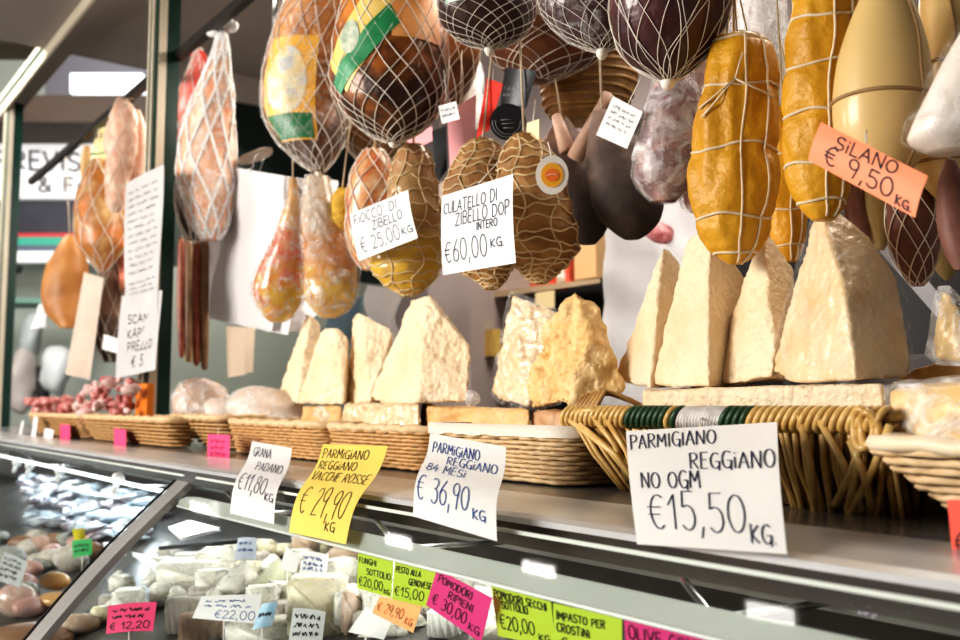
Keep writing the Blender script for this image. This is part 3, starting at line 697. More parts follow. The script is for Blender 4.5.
# slabs the wedges stand on
def slab(label, px0, px1, pt0, pt1, pb, Y, m, amp=.003, d=.16, **k):
    return cheese(label, [(px0, pt0, 0), (px1, pt1, 0), (px1+1, pb, 0), (px0-1, pb, 0), (px0+6, pt0-1, d), (px1-2, pt1-1, d), (px1, pb, d), (px0, pb, d), ((px0+px1)/2, (pt0+pt1)/2, -.006), ((px0+px1)/2, pb, -.006)], Y, m, amp, name='cheese_slab', **k)
GS = 'flat cheese pieces under the wedges'
slab('long flat pale cheese slab under the four right hand wedges', 643, 884, 390, 384, 413, .92, m_ch_l, .0025, .17, group=GS)
slab('orange tinted cheese block under the film wrapped wedge', 428, 529, 407, 410, 446, .93, m_rind, .004, .14, group=GS)
slab('brown sided small block behind the cane basket corner', 532, 572, 411, 411, 446, .94, mat('brown_cheese_side', (.5, .26, .12), (.74, .5, .3), scale=20, rough=.5, bump=.3), .003, .12, group=GS)
slab('pale block under the widest left hand wedge', 344, 419, 404, 404, 443, .93, m_ch_r, .004, .15, group=GS)
slab('small cut block between two baskets left of the pale block', 303, 341, 407, 407, 440, .94, m_rind, .003, .12, group=GS)
slab('thin rind strip under the widest left hand wedge', 421, 440, 404, 407, 432, 1.0, m_rind, .003, .08, group=GS)
cheese('wrapped yellow cheese block in the pale right hand basket', [(890, 390, 0), (970, 384, 0), (970, 446, -.02), (890, 446, -.01), (900, 386, .08), (975, 380, .08), (895, 440, .08), (975, 440, .08)], .88, mat('bright_yellow_cheese', (.80, .50, .12), (.88, .62, .24), scale=10, rough=.35, sss=.1), .002, group=GS, name='cheese_block', wrap=m_film2)
cheese('twisted film bundle of yellow cheese standing at the right edge', [(940, 290, 0), (948, 291, 0), (935, 325, .0), (930, 352, 0), (940, 362, -.01), (975, 362, 0), (972, 330, .02), (950, 350, .05)], 1.02, mat('amber_cheese', (.60, .38, .10), (.80, .58, .22), scale=12, rough=.3), .004, name='cheese_bundle', wrap=m_film2)
cheese('brown rind end sticking up behind the wrapped yellow block', [(888, 388, 0), (912, 370, 0), (945, 358, .01), (975, 360, .03), (975, 392, .02), (900, 392, 0), (930, 380, .05)], 1.06, m_rind, .003, name='cheese_rind')
for px_, py_, Y_, lab_ in ((471, 399, .95, 'scrap of crumpled film at the right foot of the widest left hand wedge'), (322, 414, .90, 'scrap of crumpled film between the small block and the pale block'), (562, 322, 1.04, 'crumpled film sticking out between the wrapped wedge and the golden chunk')):
    c_ = W(px_, py_, Y_); b_ = MB().ball(c_, .017, 9, (1.0, .7, .8), .9, 55); tag(put('film_scrap', b_, m_film2, smooth=False), lab_, 'film')
# ================================================================ HANGING MEATS
def hang(name, label, cat, rows, Y, m, amp=.07, fr=9, sq=.85, net=None, netm=None, rings=0, ringm=None, lines=0, string=True, wrap=None, seed=None, fine=0, group=None, nz=44, nth=32, knot=False, lobes=0, lobn=14, cinch=(), fold=0, mainname=None, rz=None, sr=.0022, ringr=.0018):
    b = Body(rows, Y, sq, amp, fr, seed if seed is not None else random.randint(0, 99), fine, lobes, lobn, cinch, fold)
    top = Vector(b.k[0][:3]); 
    t = empty(name, b.pt(.5, 0) if False else Vector(b.k[-1][:3]), label, cat, group)
    put(mainname or 'body', b.mesh(nz, nth), m, t)
    if net: put('net', b.net(**net), netm or m_net, t)
    if rings:
        mb = MB()
        for k in range(rings): b.ring(mb, (k+.7)/(rings+.4), ringr, .001, .012, tilt=random.uniform(-.015, .015), ph=random.random()*6)
        for k in range(lines): b.line(mb, -1.2+2.4*k/max(1, lines-1)+.15 if lines > 1 else .1, .02, .97, ringr*.8)
        put('twine', mb, ringm or m_twine, t)
    if string:
        z = rz or (RZ if Y < 1.02 else RZ2)
        zt_ = z-.02
        if top.z < zt_:
            yy = .97 if z == RZ else 1.1
            put('hanging_cord', MB().tube([top-Vector((0, 0, .01)), top.lerp(Vector((top.x, yy, zt_)), .3), Vector((top.x, yy, zt_))], sr, 5), m_twine, t)
    if wrap:
        w = MB(); nth2 = 28; nz2 = 34; vs = []
        for j in range(nz2+1):
            for i in range(nth2):
                th = 2*math.pi*i/nth2; q = b.pt(j/nz2, th); vs.append(b.pt(j/nz2, th, .006+.005*noise.noise(q*45)))
        w.add(vs, [(j*nth2+i, (j+1)*nth2+i, (j+1)*nth2+(i+1) % nth2, j*nth2+(i+1) % nth2) for j in range(nz2) for i in range(nth2)])
        put('plastic_wrap', w, wrap, t, smooth=False)
    if knot:
        e = Vector(b.k[-1][:3]); put('knot', MB().ball(e, .009, 6, (1, 1, 1.3), .3, 60), netm or m_net, t)
    return t, b
def zr(b): return 0, b.k[0][2]-b.k[-1][2]
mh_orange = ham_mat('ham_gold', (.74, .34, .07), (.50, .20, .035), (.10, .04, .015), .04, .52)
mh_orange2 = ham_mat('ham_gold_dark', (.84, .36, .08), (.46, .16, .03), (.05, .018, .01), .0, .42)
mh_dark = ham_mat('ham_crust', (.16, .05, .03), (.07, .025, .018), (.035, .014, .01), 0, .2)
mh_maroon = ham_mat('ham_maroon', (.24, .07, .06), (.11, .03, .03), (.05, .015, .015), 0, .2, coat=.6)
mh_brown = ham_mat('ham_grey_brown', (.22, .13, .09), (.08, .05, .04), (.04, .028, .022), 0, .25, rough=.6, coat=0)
GH = 'big netted hams along the top'
# netted ham with round label
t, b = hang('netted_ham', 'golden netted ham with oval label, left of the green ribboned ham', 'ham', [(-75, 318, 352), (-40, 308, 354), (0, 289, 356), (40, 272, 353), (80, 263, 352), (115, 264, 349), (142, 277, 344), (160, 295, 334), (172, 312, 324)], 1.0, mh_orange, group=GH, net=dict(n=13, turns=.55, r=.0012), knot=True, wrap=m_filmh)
put('label', b.patch(.40, .78, -1.0, .35, .0015), mat('gold_label', (.88, .48, .06), (.9, .55, .10), scale=10, rough=.4), t)
put('label_oval', b.patch(.43, .66, -.85, .15, .0026, shape='disc', nv=20), mat('label_picture', (.85, .60, .20), (.55, .62, .68), (.80, .70, .45), scale=24, rough=.4, contrast=.15), t)
put('green_banner', b.patch(.66, .77, -.95, .25, .003), mat('label_green', (.02, .16, .05), (.03, .22, .08), scale=20, rough=.4), t)
# netted ham with green ribbon
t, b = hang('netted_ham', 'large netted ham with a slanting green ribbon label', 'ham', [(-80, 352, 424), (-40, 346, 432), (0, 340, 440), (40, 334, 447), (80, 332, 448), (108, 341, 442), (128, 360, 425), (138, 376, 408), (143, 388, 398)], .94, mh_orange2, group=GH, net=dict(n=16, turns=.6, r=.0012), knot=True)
def banner(bd, t0, t1, a0, a1, w, off):
    def fn(u, v):
        tt = t0+(t1-t0)*u; aa = a0+(a1-a0)*u; return bd.pt(tt+w*(v-.5)*.8, aa+w*(v-.5)*2.2, off)
    return MB().grid(fn, 16, 5)
put('label', banner(b, .53, .24, -1.0, .25, .17, .0015), mat('cream_label', (.88, .60, .14), (.93, .72, .30), scale=20, rough=.4), t)
put('green_ribbon', banner(b, .57, .35, -1.05, .15, .075, .003), mat('ribbon_green', (.02, .22, .08), (.05, .34, .14), scale=40, rough=.4), t)
put('label_oval', b.patch(.36, .46, -.85, -.45, .0035, shape='disc', nv=18), mat('label_emblem', (.75, .75, .6), (.25, .35, .25), scale=60, rough=.4), t)
tag(put('orange_flap', b.patch(.0, .42, .1, 1.1, .002), mat('orange_flap', (.90, .36, .10), (.93, .5, .2), scale=12, rough=.4), t), 'bright orange upper fat')
t, b = hang('netted_ham', 'dark netted ham third from the left along the top', 'ham', [(-70, 448, 522), (-30, 440, 532), (0, 436, 537), (20, 440, 534), (36, 455, 522), (45, 474, 505), (49, 484, 494)], .93, mh_dark, group=GH, net=dict(n=15, turns=.6, r=.0006), knot=True)
put('label', b.patch(.30, .46, -.9, .1, .002), mat('green_white_label', (.03, .26, .12), (.80, .84, .78), scale=45, rough=.4, contrast=.12), t)
t, b = hang('netted_ham', 'maroon film wrapped ham with knotted net, fourth from the left on top', 'ham', [(-70, 555, 640), (-30, 542, 640), (0, 540, 640), (20, 546, 636), (36, 565, 628), (46, 583, 616), (52, 597, 606)], .91, mh_maroon, group=GH, net=dict(n=14, turns=.35, r=.0006), knot=True, wrap=m_filmh)
t, b = hang('netted_ham', 'dark red ham with star shaped net knot above the paper tag', 'ham', [(-70, 632, 735), (-30, 616, 738), (0, 612, 734), (25, 614, 728), (48, 622, 716), (64, 634, 700), (76, 652, 684), (81, 662, 674)], .90, mh_maroon, group=GH, net=dict(n=18, turns=.2, r=.0006), knot=True)
hang('netted_ham', 'brown netted ham half hidden below the dark top hams', 'ham', [(-20, 500, 600), (20, 482, 608), (45, 484, 606), (62, 495, 590), (75, 510, 565), (82, 525, 548)], 1.14, ham_mat('ham_redbrown', (.42, .19, .08), (.30, .12, .05), (.15, .06, .03), 0, .3), net=dict(n=12, turns=.5, r=.0009))
hang('netted_ham', 'golden brown ham glimpsed behind the ribboned ham at its right side', 'ham', [(-10, 428, 478), (30, 436, 482), (65, 432, 478), (95, 428, 466), (112, 434, 455)], 1.16, ham_mat('ham_shade', (.60, .32, .10), (.36, .16, .06), (.12, .06, .03), 0, .3), net=dict(n=10, turns=.5, r=.0009))
hang('netted_ham', 'brown ham seen between the two golden hams, lower and behind', 'ham', [(60, 340, 372), (100, 330, 400), (130, 335, 412), (152, 350, 405), (168, 365, 392)], 1.2, ham_mat('ham_shade2', (.60, .36, .14), (.34, .2, .08), (.16, .1, .05), 0, .25), net=dict(n=12, turns=.5, r=.0009))
# dark hams with trotter bones
t, b = hang('dark_ham', 'dark grey-brown ham hanging by its pinkish shank behind the rosette', 'ham', [(118, 556, 568), (132, 548, 578), (152, 538, 594), (180, 538, 610), (210, 552, 614), (232, 566, 606), (244, 578, 596)], 1.18, mh_brown, fr=7)
put('shank', MB().tube([W(575, 158, 1.14), W(590, 128, 1.14), W(603, 104, 1.14), W(608, 96, 1.15)], [.016, .012, .010, .013], 9).tube([W(567, 150, 1.14), W(560, 128, 1.14), W(556, 116, 1.14)], [.016, .012, .009], 9), mat('pink_bone', (.62, .38, .28), (.78, .58, .46), scale=25, rough=.5), t)
hang('dark_ham', 'large dark ham with whitish mould below the white paper tag', 'ham', [(112, 592, 612), (135, 588, 634), (165, 585, 650), (195, 590, 662), (218, 600, 660), (232, 614, 650), (239, 624, 640)], 1.12, ham_mat('ham_mould', (.30, .21, .17), (.12, .085, .07), (.06, .045, .04), 0, .25, rough=.7, coat=0), fr=7)
t, b = hang('wicker_hanging_basket', 'brown ribbed hanging basket under the top hams', 'basket', [(58, 560, 632), (75, 545, 636), (95, 542, 632), (112, 548, 622), (122, 560, 606)], 1.30, mat('brown_wicker', (.20, .11, .04), (.42, .26, .12), scale=40, rough=.6), rings=9, ringm=m_caned, ringr=.004, mainname='bowl')
# culatelli in heavy rope
m_cul = mat('roped_salume_tan', (.20, .09, .03), (.58, .36, .15), (.38, .20, .07), scale=22, rough=.6, bump=.4, bscale=70)
m_rope = mat('straw_rope', (.60, .44, .24), (.80, .66, .44), scale=80, rough=.8)
def roped(label, rows, Y, n=18, m=m_cul, zig=10, **k):
    t, b = hang('roped_culatello', label, 'salume', rows, Y, m, amp=.10, fr=13, fine=.05, lobes=.09, lobn=n*.5, **k)
    mb = MB()
    for q in range(n):
        tt = .06+.88*q/(n-1); ph = random.random()*6
        mb.tube([b.pt(tt+.007*math.sin(zig*a+ph)+.012*math.sin(2*a+ph)+.006*math.sin(5*a+ph*2), a, .0012) for a in [2*math.pi*i/56 for i in range(56)]], .0017, 5, True)
    for q in range(4): b.line(mb, -1.3+2.6*q/3, .02, .98, .0016, wob=.16)
    put('rope_net', mb, m_rope, t); return t, b
GR = 'roped salumi behind the handwritten price tags'
roped('roped tan culatello right of the sixty euro card, under the rosette', [(135, 512, 536), (160, 500, 556), (185, 497, 566), (215, 496, 574), (245, 500, 577), (265, 512, 568), (278, 526, 552), (284, 535, 545)], 1.0, group=GR)
roped('roped tan culatello mostly hidden by the sixty euro card', [(140, 470, 494), (160, 455, 508), (185, 444, 512), (215, 441, 514), (245, 442, 516), (268, 455, 514), (282, 478, 505), (290, 486, 496)], 1.04, group=GR)
roped('pear shaped roped piece with yellow bottom behind the twenty-five euro card', [(145, 404, 424), (165, 392, 434), (190, 388, 438), (215, 384, 440), (240, 378, 441), (262, 370, 440), (280, 376, 434), (292, 396, 420), (297, 403, 412)], 1.0, m=ham_mat('fiocco_body', (.50, .28, .14), (.45, .30, .14), (.72, .46, .06), 0, .32, coat=.6), n=13, group=GR)
hang('roped_fiocco', 'small red and cream netted piece left of the twenty-five euro card', 'salume', [(150, 364, 384), (168, 354, 394), (190, 348, 396), (220, 346, 392), (250, 350, 390), (270, 362, 384)], 1.08, mat('red_cream_marbled', (.62, .08, .05), (.85, .66, .45), (.7, .35, .15), scale=30, rough=.35, coat=.4), net=dict(n=9, turns=.5, r=.0014), group=GR)
hang('pepper_salame', 'stubby mustard coloured herb crusted piece beside the shiny wrapped salami', 'salume', [(188, 338, 346), (198, 332, 352), (215, 331, 353), (228, 335, 348), (234, 340, 344)], 1.05, mat('mustard_crust', (.42, .22, .02), (.80, .55, .08), scale=60, rough=.6, bump=.6), amp=.15, fr=40)
# small things between the hams
def card(name, label, cat, TL, TR, BR, BL, Y, m, lines=None, ink=None, w=.0012, bend=None, group=None, scr=None, cord=None, Ys=None, off=.0006):
    Ys = Ys or [Y]*4
    s = Sheet(*[W(p[0], p[1], y) for p, y in zip((TL, TR, BR, BL), Ys)], bend)
    o = put(name, s.mesh(), m, origin=s.p(.5, 1)); tag(o, label, cat, group)
    if lines: put('lettering', s.letter(lines, w, off), ink or m_ink, o)
    if scr: put('writing', s.scribble(scr, w, off), ink or m_ink, o)
    if cord: put('string', MB().tube([W(*c) for c in cord], .0009, 5), m_net, o)
    return o, s
card('ham_tag', 'red card with white top hanging behind the black medallion', 'tag', (487, 78), (503, 84), (489, 130), (476, 138), 1.06, mat('tag_red', (.82, .06, .04), rough=.5), cord=[(493, 80, 1.06), (495, 40, 1.08)])
card('ham_tag', 'pale pink card hanging between the roped pieces', 'tag', (447, 112), (476, 95), (474, 160), (450, 172), 1.12, mat('tag_pink', (.86, .42, .44), rough=.5), cord=[(460, 104, 1.12), (462, 50, 1.12)])
card('ham_tag', 'small pink card peeking below the ribboned ham', 'tag', (404, 140), (432, 126), (434, 140), (418, 148), 1.12, mat('tag_pink', (.86, .42, .44), rough=.5), cord=[(418, 134, 1.12), (420, 90, 1.12)])
card('ham_tag', 'small white tag dangling right of the ribboned ham', 'tag', (438, 106), (456, 101), (460, 119), (442, 124), .98, m_paper2, scr=[(.35, .12), (.65, .12)], w=.0007, cord=[(447, 103, .98), (444, 70, .98)])
card('ham_tag', 'narrow black tag between the two roped pieces', 'tag', (432, 131), (446, 126), (447, 170), (436, 184), 1.06, mat('tag_black', (.02, .025, .03), rough=.4), cord=[(440, 128, 1.06), (444, 90, 1.06)])
card('ham_tag', 'small cream square tag above the rosette badge', 'tag', (527, 123), (539, 119), (539, 140), (526, 144), 1.0, mat('cream_tag', (.86, .74, .46), rough=.6), cord=[(533, 121, 1.0), (535, 100, 1.05)])
mt = empty('black_medallion', W(508, 120, 1.0), 'round black medallion with embossed rim on a black ribbon', 'medallion')
c = W(508, 122, .99); k = mpp(c); dvw = (CAM-c).normalized(); e1 = RT; e2 = dvw.cross(e1).normalized()*-1
def disc(c, r, th, dvw, n=32, sqz=1.0):
    e1 = RT; e2 = e1.cross(-dvw).normalized(); mb = MB(); ring = [c+e1*r*math.cos(2*math.pi*i/n)+e2*r*sqz*math.sin(2*math.pi*i/n) for i in range(n)]
    return mb.prism(ring, dvw*th)
m_medal = mat('black_plastic', (.03, .03, .035), rough=.35); m_emb = mat('grey_embossing', (.28, .27, .27), rough=.4)
put('disc', disc(c, 18*k, .004, dvw), m_medal, mt, smooth=False)
eb = MB(); f = dvw*.0046
for rr_ in (15.5, 12.5): eb.tube([c+f+RT*rr_*k*math.cos(a)+Vector((0, 0, 1))*rr_*k*math.sin(a) for a in [2*math.pi*i/30 for i in range(30)]], .0007, 4, True)
for (a0, b0, a1, b1) in ((-7, 2, 7, 3), (-6, -2, 6, -1), (-4, 6, 0, 9), (0, 9, 5, 6), (-5, -6, 5, -6), (-3, 4, 4, 7)): eb.tube([c+f+RT*a0*k+UZ*b0*k, c+f+RT*a1*k+UZ*b1*k], .0010, 4)
put('embossing', eb, m_emb, mt)
s = Sheet(W(505, 68, 1.0), W(535, 70, 1.0), W(524, 108, 1.0), W(500, 106, 1.0), lambda u, v: .004*math.sin(u*5)); put('ribbon', s.mesh(), m_medal, mt)
put('ribbon_print', s.scribble([(.55, .08), (.72, .08)], .0009), m_emb, mt)
rb = empty('rosette_badge', W(552, 175, .93), 'oval white badge with orange centre hanging on the roped culatello', 'badge')
c = W(552, 175, .93); k = mpp(c); dvw = (CAM-c).normalized()
put('rim', disc(c, 16.5*k, .002, dvw, sqz=1.18), m_paper, rb, smooth=False)
put('orange_ring', disc(c+dvw*.002, 11*k, .0015, dvw, sqz=1.1), mat('badge_yellow', (.90, .48, .06), rough=.5), rb, smooth=False)
put('red_centre', disc(c+dvw*.0035, 7*k, .001, dvw, sqz=.9), mat('badge_orange', (.88, .24, .05), rough=.5), rb, smooth=False)
ey = MB(); ey.tube([c+dvw*.0047+RT*k*x_-UZ*k*y_ for x_, y_ in ((-6, 1), (-2, -1), (3, -1), (6, 1))], .0006, 4).tube([c+UZ*16*k, W(548, 142, .95)], .0009, 4)
put('string', ey, m_net, rb)
# white paper tag on the dark hams
card('paper_tag', 'tilted white paper tag in front of the dark hams', 'tag', (613, 96), (643, 112), (627, 149), (596, 135), 1.02, m_paper2, scr=[(.2, .06), (.35, .06), (.5, .06), (.65, .06)], w=.0005, cord=[(628, 104, 1.02), (640, 80, 1.0)])
# bagged salami pieces
m_sal = mat('marbled_salami', (.10, .02, .02), (.58, .34, .28), (.22, .06, .06), scale=28, rough=.35, coat=.5, contrast=.2)
t, b = hang('bagged_salami', 'plastic bagged dark marbled salami left of the yellow paper salami', 'salami', [(58, 660, 684), (80, 655, 694), (110, 646, 699), (145, 638, 698), (175, 636, 694), (190, 642, 686), (202, 655, 675)], 1.08, m_sal, wrap=m_film2)
hang('bagged_salami', 'second pinkish bagged salami partly behind the yellow paper salami', 'salami', [(20, 684, 704), (60, 680, 706), (110, 678, 708), (160, 680, 708), (200, 684, 706), (212, 690, 702)], 1.14, mat('pink_salami', (.40, .14, .13), (.75, .56, .50), scale=24, rough=.35), wrap=m_film2)
hang('salami_slice_pack', 'small red marbled pack lying against the white sheet', 'salami', [(222, 655, 662), (228, 646, 672), (234, 644, 676), (241, 652, 672), (244, 660, 666)], 1.82, mat('red_marble', (.25, .03, .04), (.6, .3, .3), scale=60, rough=.3), string=False, sq=.3)
m_mess = mat('white_mesh_sausage', (.80, .74, .72), (.60, .34, .32), (.85, .82, .80), scale=30, rough=.4)
hang('wrapped_sausage', 'white filmed sausage bundle hanging behind, left of the middle yellow salami', 'sausage', [(-20, 742, 782), (20, 740, 784), (60, 745, 786), (100, 752, 786), (140, 760, 785), (165, 768, 780)], 1.32, m_mess, wrap=m_film2)
hang('wrapped_sausage', 'white filmed sausage bundle hanging above the first yellow salami', 'sausage', [(-20, 712, 742), (10, 708, 744), (40, 706, 742), (80, 690, 722), (120, 690, 715)], 1.36, m_mess, wrap=m_film2)
hang('wrapped_sausage', 'pale purple filmed sausage bundle behind the bagged salami', 'sausage', [(60, 696, 712), (100, 690, 712), (150, 688, 710), (190, 690, 708), (205, 695, 702)], 1.42, mat('purple_salami', (.42, .22, .25), (.72, .6, .62), scale=24, rough=.35), wrap=m_film2)
for i_, (x_, w_, y0_, y1_, Y_, lab_) in enumerate([(706, 30, 70, 150, 1.5, 'pink filmed sausage high behind the first yellow salami'), (752, 26, 90, 200, 1.55, 'dark filmed sausage between the first two yellow salamis'), (668, 30, -10, 70, 1.5, 'white filmed parcel high behind the star knotted ham'), (730, 34, -30, 60, 1.6, 'pale parcel in film at the very top above the first yellow salami'), (470, 24, 60, 130, 1.45, 'reddish filmed sausage behind the pink card')]):
    hang('wrapped_sausage', lab_, 'sausage', [(y0_, x_-w_*.25, x_+w_*.25), (y0_+12, x_-w_*.5, x_+w_*.5), ((y0_+y1_)/2, x_-w_*.5, x_+w_*.5), (y1_-10, x_-w_*.42, x_+w_*.42), (y1_, x_-w_*.2, x_+w_*.2)], Y_, mat('purple_salami', (.42, .22, .25), (.72, .6, .62), scale=24, rough=.35) if i_ % 2 else m_mess, wrap=m_film2, amp=.12)
# yellow paper-wrapped salami
m_mus = mat('mustard_paper', (.50, .25, .015), (.74, .43, .05), (.64, .34, .025), scale=7, rough=.45, bump=1.0, bscale=22, distort=.0, contrast=.25)
GY = 'salami wrapped in mustard yellow paper'
def ysal(label, rows, Y, rings=4, seed=1):
    t, b = hang('wrapped_salami', label, 'salami', rows, Y, m_mus, amp=.06, fr=15, fine=.02, fold=.22, cinch=[(q+.9)/(rings+.7) for q in range(rings)], seed=seed, group=GY, sr=.0016, nz=60, nth=48, mainname='paper_wrap')
    mb = MB()
    for q in range(rings): b.ring(mb, (q+.9)/(rings+.7), .0019, .0006, .006, ph=q*2.1, tilt=.004)
    b.line(mb, -.05, 0, .98, .0016, wob=.03); b.line(mb, .55, .0, .98, .0016, wob=.03); b.line(mb, -2.6, 0, .98, .0016); b.line(mb, 2.3, 0, .98, .0016)
    tp = Vector(b.k[0][:3]); up = tp+Vector((0, 0, .10))
    for a in (-.6, -.05, .55): mb.tube([b.pt(.03, a, .001), b.pt(.0, a, .0), up], .0013, 5)
    put('twine', mb, m_twine, t); return t, b
t, b = ysal('plump yellow paper wrapped salami tied with twine, front and lowest of the three', [(38, 716, 752), (41, 712, 764), (50, 708, 772), (80, 702, 776), (115, 696, 777), (150, 693, 777), (190, 692, 776), (225, 696, 773), (246, 706, 764), (258, 720, 752), (264, 730, 742)], .96, 5, 1)
mb = MB(); ctr = b.pt(.33, -.3, .004)
for dx, dy in ((-32, 18), (-28, 25), (40, 12), (6, -20)):
    w0 = b.pt(.33+dy/260, -.3+dx/42, .004); mb.tube([ctr, ctr.lerp(w0, .5)+(CAM-ctr).normalized()*.004, w0], .0013, 5)
put('twine_bow', mb, m_twine, t)
ysal('tall yellow paper wrapped salami between the first and the round beige cheese', [(-70, 800, 850), (-40, 797, 856), (0, 794, 859), (40, 788, 860), (75, 784, 858), (110, 783, 856), (145, 783, 854), (180, 788, 850), (205, 798, 844), (220, 812, 834)], .95, 6, 5)
ysal('narrow yellow paper wrapped salami hiding behind the other two', [(110, 766, 800), (150, 766, 805), (190, 766, 808), (225, 768, 806), (248, 774, 802), (262, 783, 796)], 1.12, 3, 9)
# provolone
m_prov = mat('smooth_beige_cheese', (.66, .47, .20), (.76, .58, .30), (.70, .51, .24), scale=4, rough=.42, sss=.1, coat=.3)
m_cord = mat('brown_cord', (.30, .17, .07), (.45, .30, .15), scale=60, rough=.7)
def prov(label, rows, Y, ring_t=(.55,), th=(.55,), **k):
    t, b = hang('provolone', label, 'cheese', rows, Y, m_prov, amp=.012, fr=8, seed=3, sr=.002, group='smooth hanging provolone cheeses', **k)
    mb = MB()
    for q in ring_t: b.ring(mb, q, .0021, .0005, .002)
    for a in th: b.line(mb, a, .0, .98, .0019, wob=.03)
    b.line(mb, th[0]+math.pi, 0, .98, .0026, wob=.03)
    put('cord', mb, m_cord, t); return t, b
prov('big smooth beige provolone with brown cord behind the orange card', [(-20, 876, 896), (-8, 864, 906), (10, 855, 914), (35, 846, 922), (65, 838, 928), (100, 834, 931), (130, 836, 929), (158, 846, 920), (178, 862, 904), (188, 876, 890)], .93, (.56,), (.5,))
prov('beige provolone cut by the top right corner', [(-30, 930, 960), (0, 920, 968), (40, 922, 975), (90, 924, 978), (120, 930, 975), (140, 945, 960)], 1.05, (.5,), (-.2,))
prov('darker beige provolone low behind the orange card at the right edge', [(110, 915, 975), (140, 905, 985), (170, 915, 985), (195, 935, 975), (205, 950, 965)], 1.12, (.45,), (-.4,))
s_rows = [(25, 965, 1000), (60, 945, 1005), (95, 928, 1003), (125, 914, 998), (140, 911, 990), (152, 930, 975)]
hang('wrapped_cheese', 'white film wrapped cheese slanting in from the right edge', 'cheese', s_rows, .86, mat('milky_wrapped', (.80, .70, .60), (.86, .80, .74), scale=5, rough=.3), wrap=m_filmh, amp=.02)
# dark salami behind the orange card
GD = 'dark aged salami low behind the orange card'
m_ds = mat('dusty_salami', (.16, .07, .05), (.44, .30, .26), (.26, .13, .10), scale=14, rough=.55, bump=.3)
m_ds2 = mat('ochre_dusty_salami', (.30, .20, .06), (.50, .40, .20), scale=14, rough=.55, bump=.3)
hang('dark_salami', 'slim dusty salami just right of the tall wedge tip', 'salami', [(150, 842, 852), (175, 840, 862), (205, 843, 866), (235, 850, 870), (250, 856, 864)], 1.2, m_ds, group=GD)
hang('dark_salami', 'slim ochre salami second behind the orange card', 'salami', [(150, 866, 876), (180, 864, 888), (210, 864, 892), (238, 870, 890), (250, 876, 884)], 1.22, m_ds2, group=GD)
hang('dark_salami', 'fat brown salami under the corner of the orange card', 'salami', [(170, 900, 915), (190, 890, 930), (220, 888, 938), (250, 893, 938), (275, 905, 930), (286, 914, 922)], 1.12, m_ds, group=GD, net=dict(n=8, turns=.5, r=.0009))
hang('dark_salami', 'reddish dusty salami at the right edge beyond the orange card', 'salami', [(160, 945, 955), (185, 938, 965), (220, 938, 972), (250, 945, 975), (270, 955, 968)], 1.06, m_ds, group=GD)
hang('dark_salami', 'thin dark salami behind the fat brown one', 'salami', [(175, 922, 940), (205, 924, 950), (240, 928, 955), (268, 935, 955), (280, 944, 950)], 1.3, m_ds2, group=GD)
# shiny bagged salami pair on the white bags
m_gold = ham_mat('gold_marbled', (.62, .50, .38), (.56, .26, .08), (.74, .48, .10), -.02, .30, rough=.25, scale=24, coat=.8)
m_goldr = ham_mat('red_gold_marbled', (.66, .40, .16), (.60, .13, .06), (.66, .42, .04), -.02, .30, rough=.25, scale=24, coat=.8)
hang('bagged_salami', 'shiny wrapped red and gold piece hanging over the white bags', 'salami', [(178, 289, 297), (200, 287, 300), (225, 278, 302), (250, 268, 304), (275, 258, 305), (298, 255, 303), (314, 262, 294), (322, 270, 284)], .98, m_goldr, wrap=m_film, amp=.14, fr=16)
hang('bagged_salami', 'shiny wrapped gold piece right of the red and gold one', 'salami', [(176, 306, 328), (195, 303, 333), (215, 302, 338), (245, 302, 348), (275, 303, 357), (298, 306, 357), (312, 314, 346), (318, 322, 336)], 1.02, m_gold, wrap=m_film, amp=.12, fr=16)
# stack of white carrier bags
for i, (TL, TR, BR, BL, Y, lab) in enumerate([((226, 180), (262, 176), (240, 318), (193, 300), 1.09, 'rearmost white carrier bag of the hanging bundle, lowest to the left'), ((240, 170), (300, 178), (286, 335), (222, 322), 1.08, 'white carrier bag at the back of the hanging bundle'), ((232, 167), (286, 176), (272, 331), (206, 318), 1.06, 'front white carrier bag with soft creases beside the shiny salami'), ((298, 178), (336, 180), (334, 215), (300, 214), 1.10, 'white carrier bag showing behind the shiny gold piece'), ((262, 300), (320, 300), (312, 330), (268, 332), 1.12, 'lower crumpled white bag above the narrow wedges')]):
    o, s = card('carrier_bag', lab, 'bag', TL, TR, BR, BL, Y, m_bag, bend=lambda u, v, i=i: .006*math.sin(u*7+v*3+i)+.004*math.sin(v*13+i*2+u*4)+.007*noise.noise(Vector((u*4, v*4, i))), group='white carrier bags hung on the stall')
    if i < 3: put('hook', MB().tube([W(TL[0]+18, TL[1]+6, Y-.01), W(TL[0]+24, TL[1]-12, Y-.01), W(TL[0]+28, TL[1]-14, Y)], .0016, 6), m_steel, o)
t_ = hang('cured_tongue', 'beige bone end lying above the white bags', 'ham', [(148, 262, 272), (153, 250, 272), (158, 240, 264), (163, 236, 250)], 1.12, mat('bone_beige', (.55, .42, .34), (.68, .56, .46), scale=14), string=False)
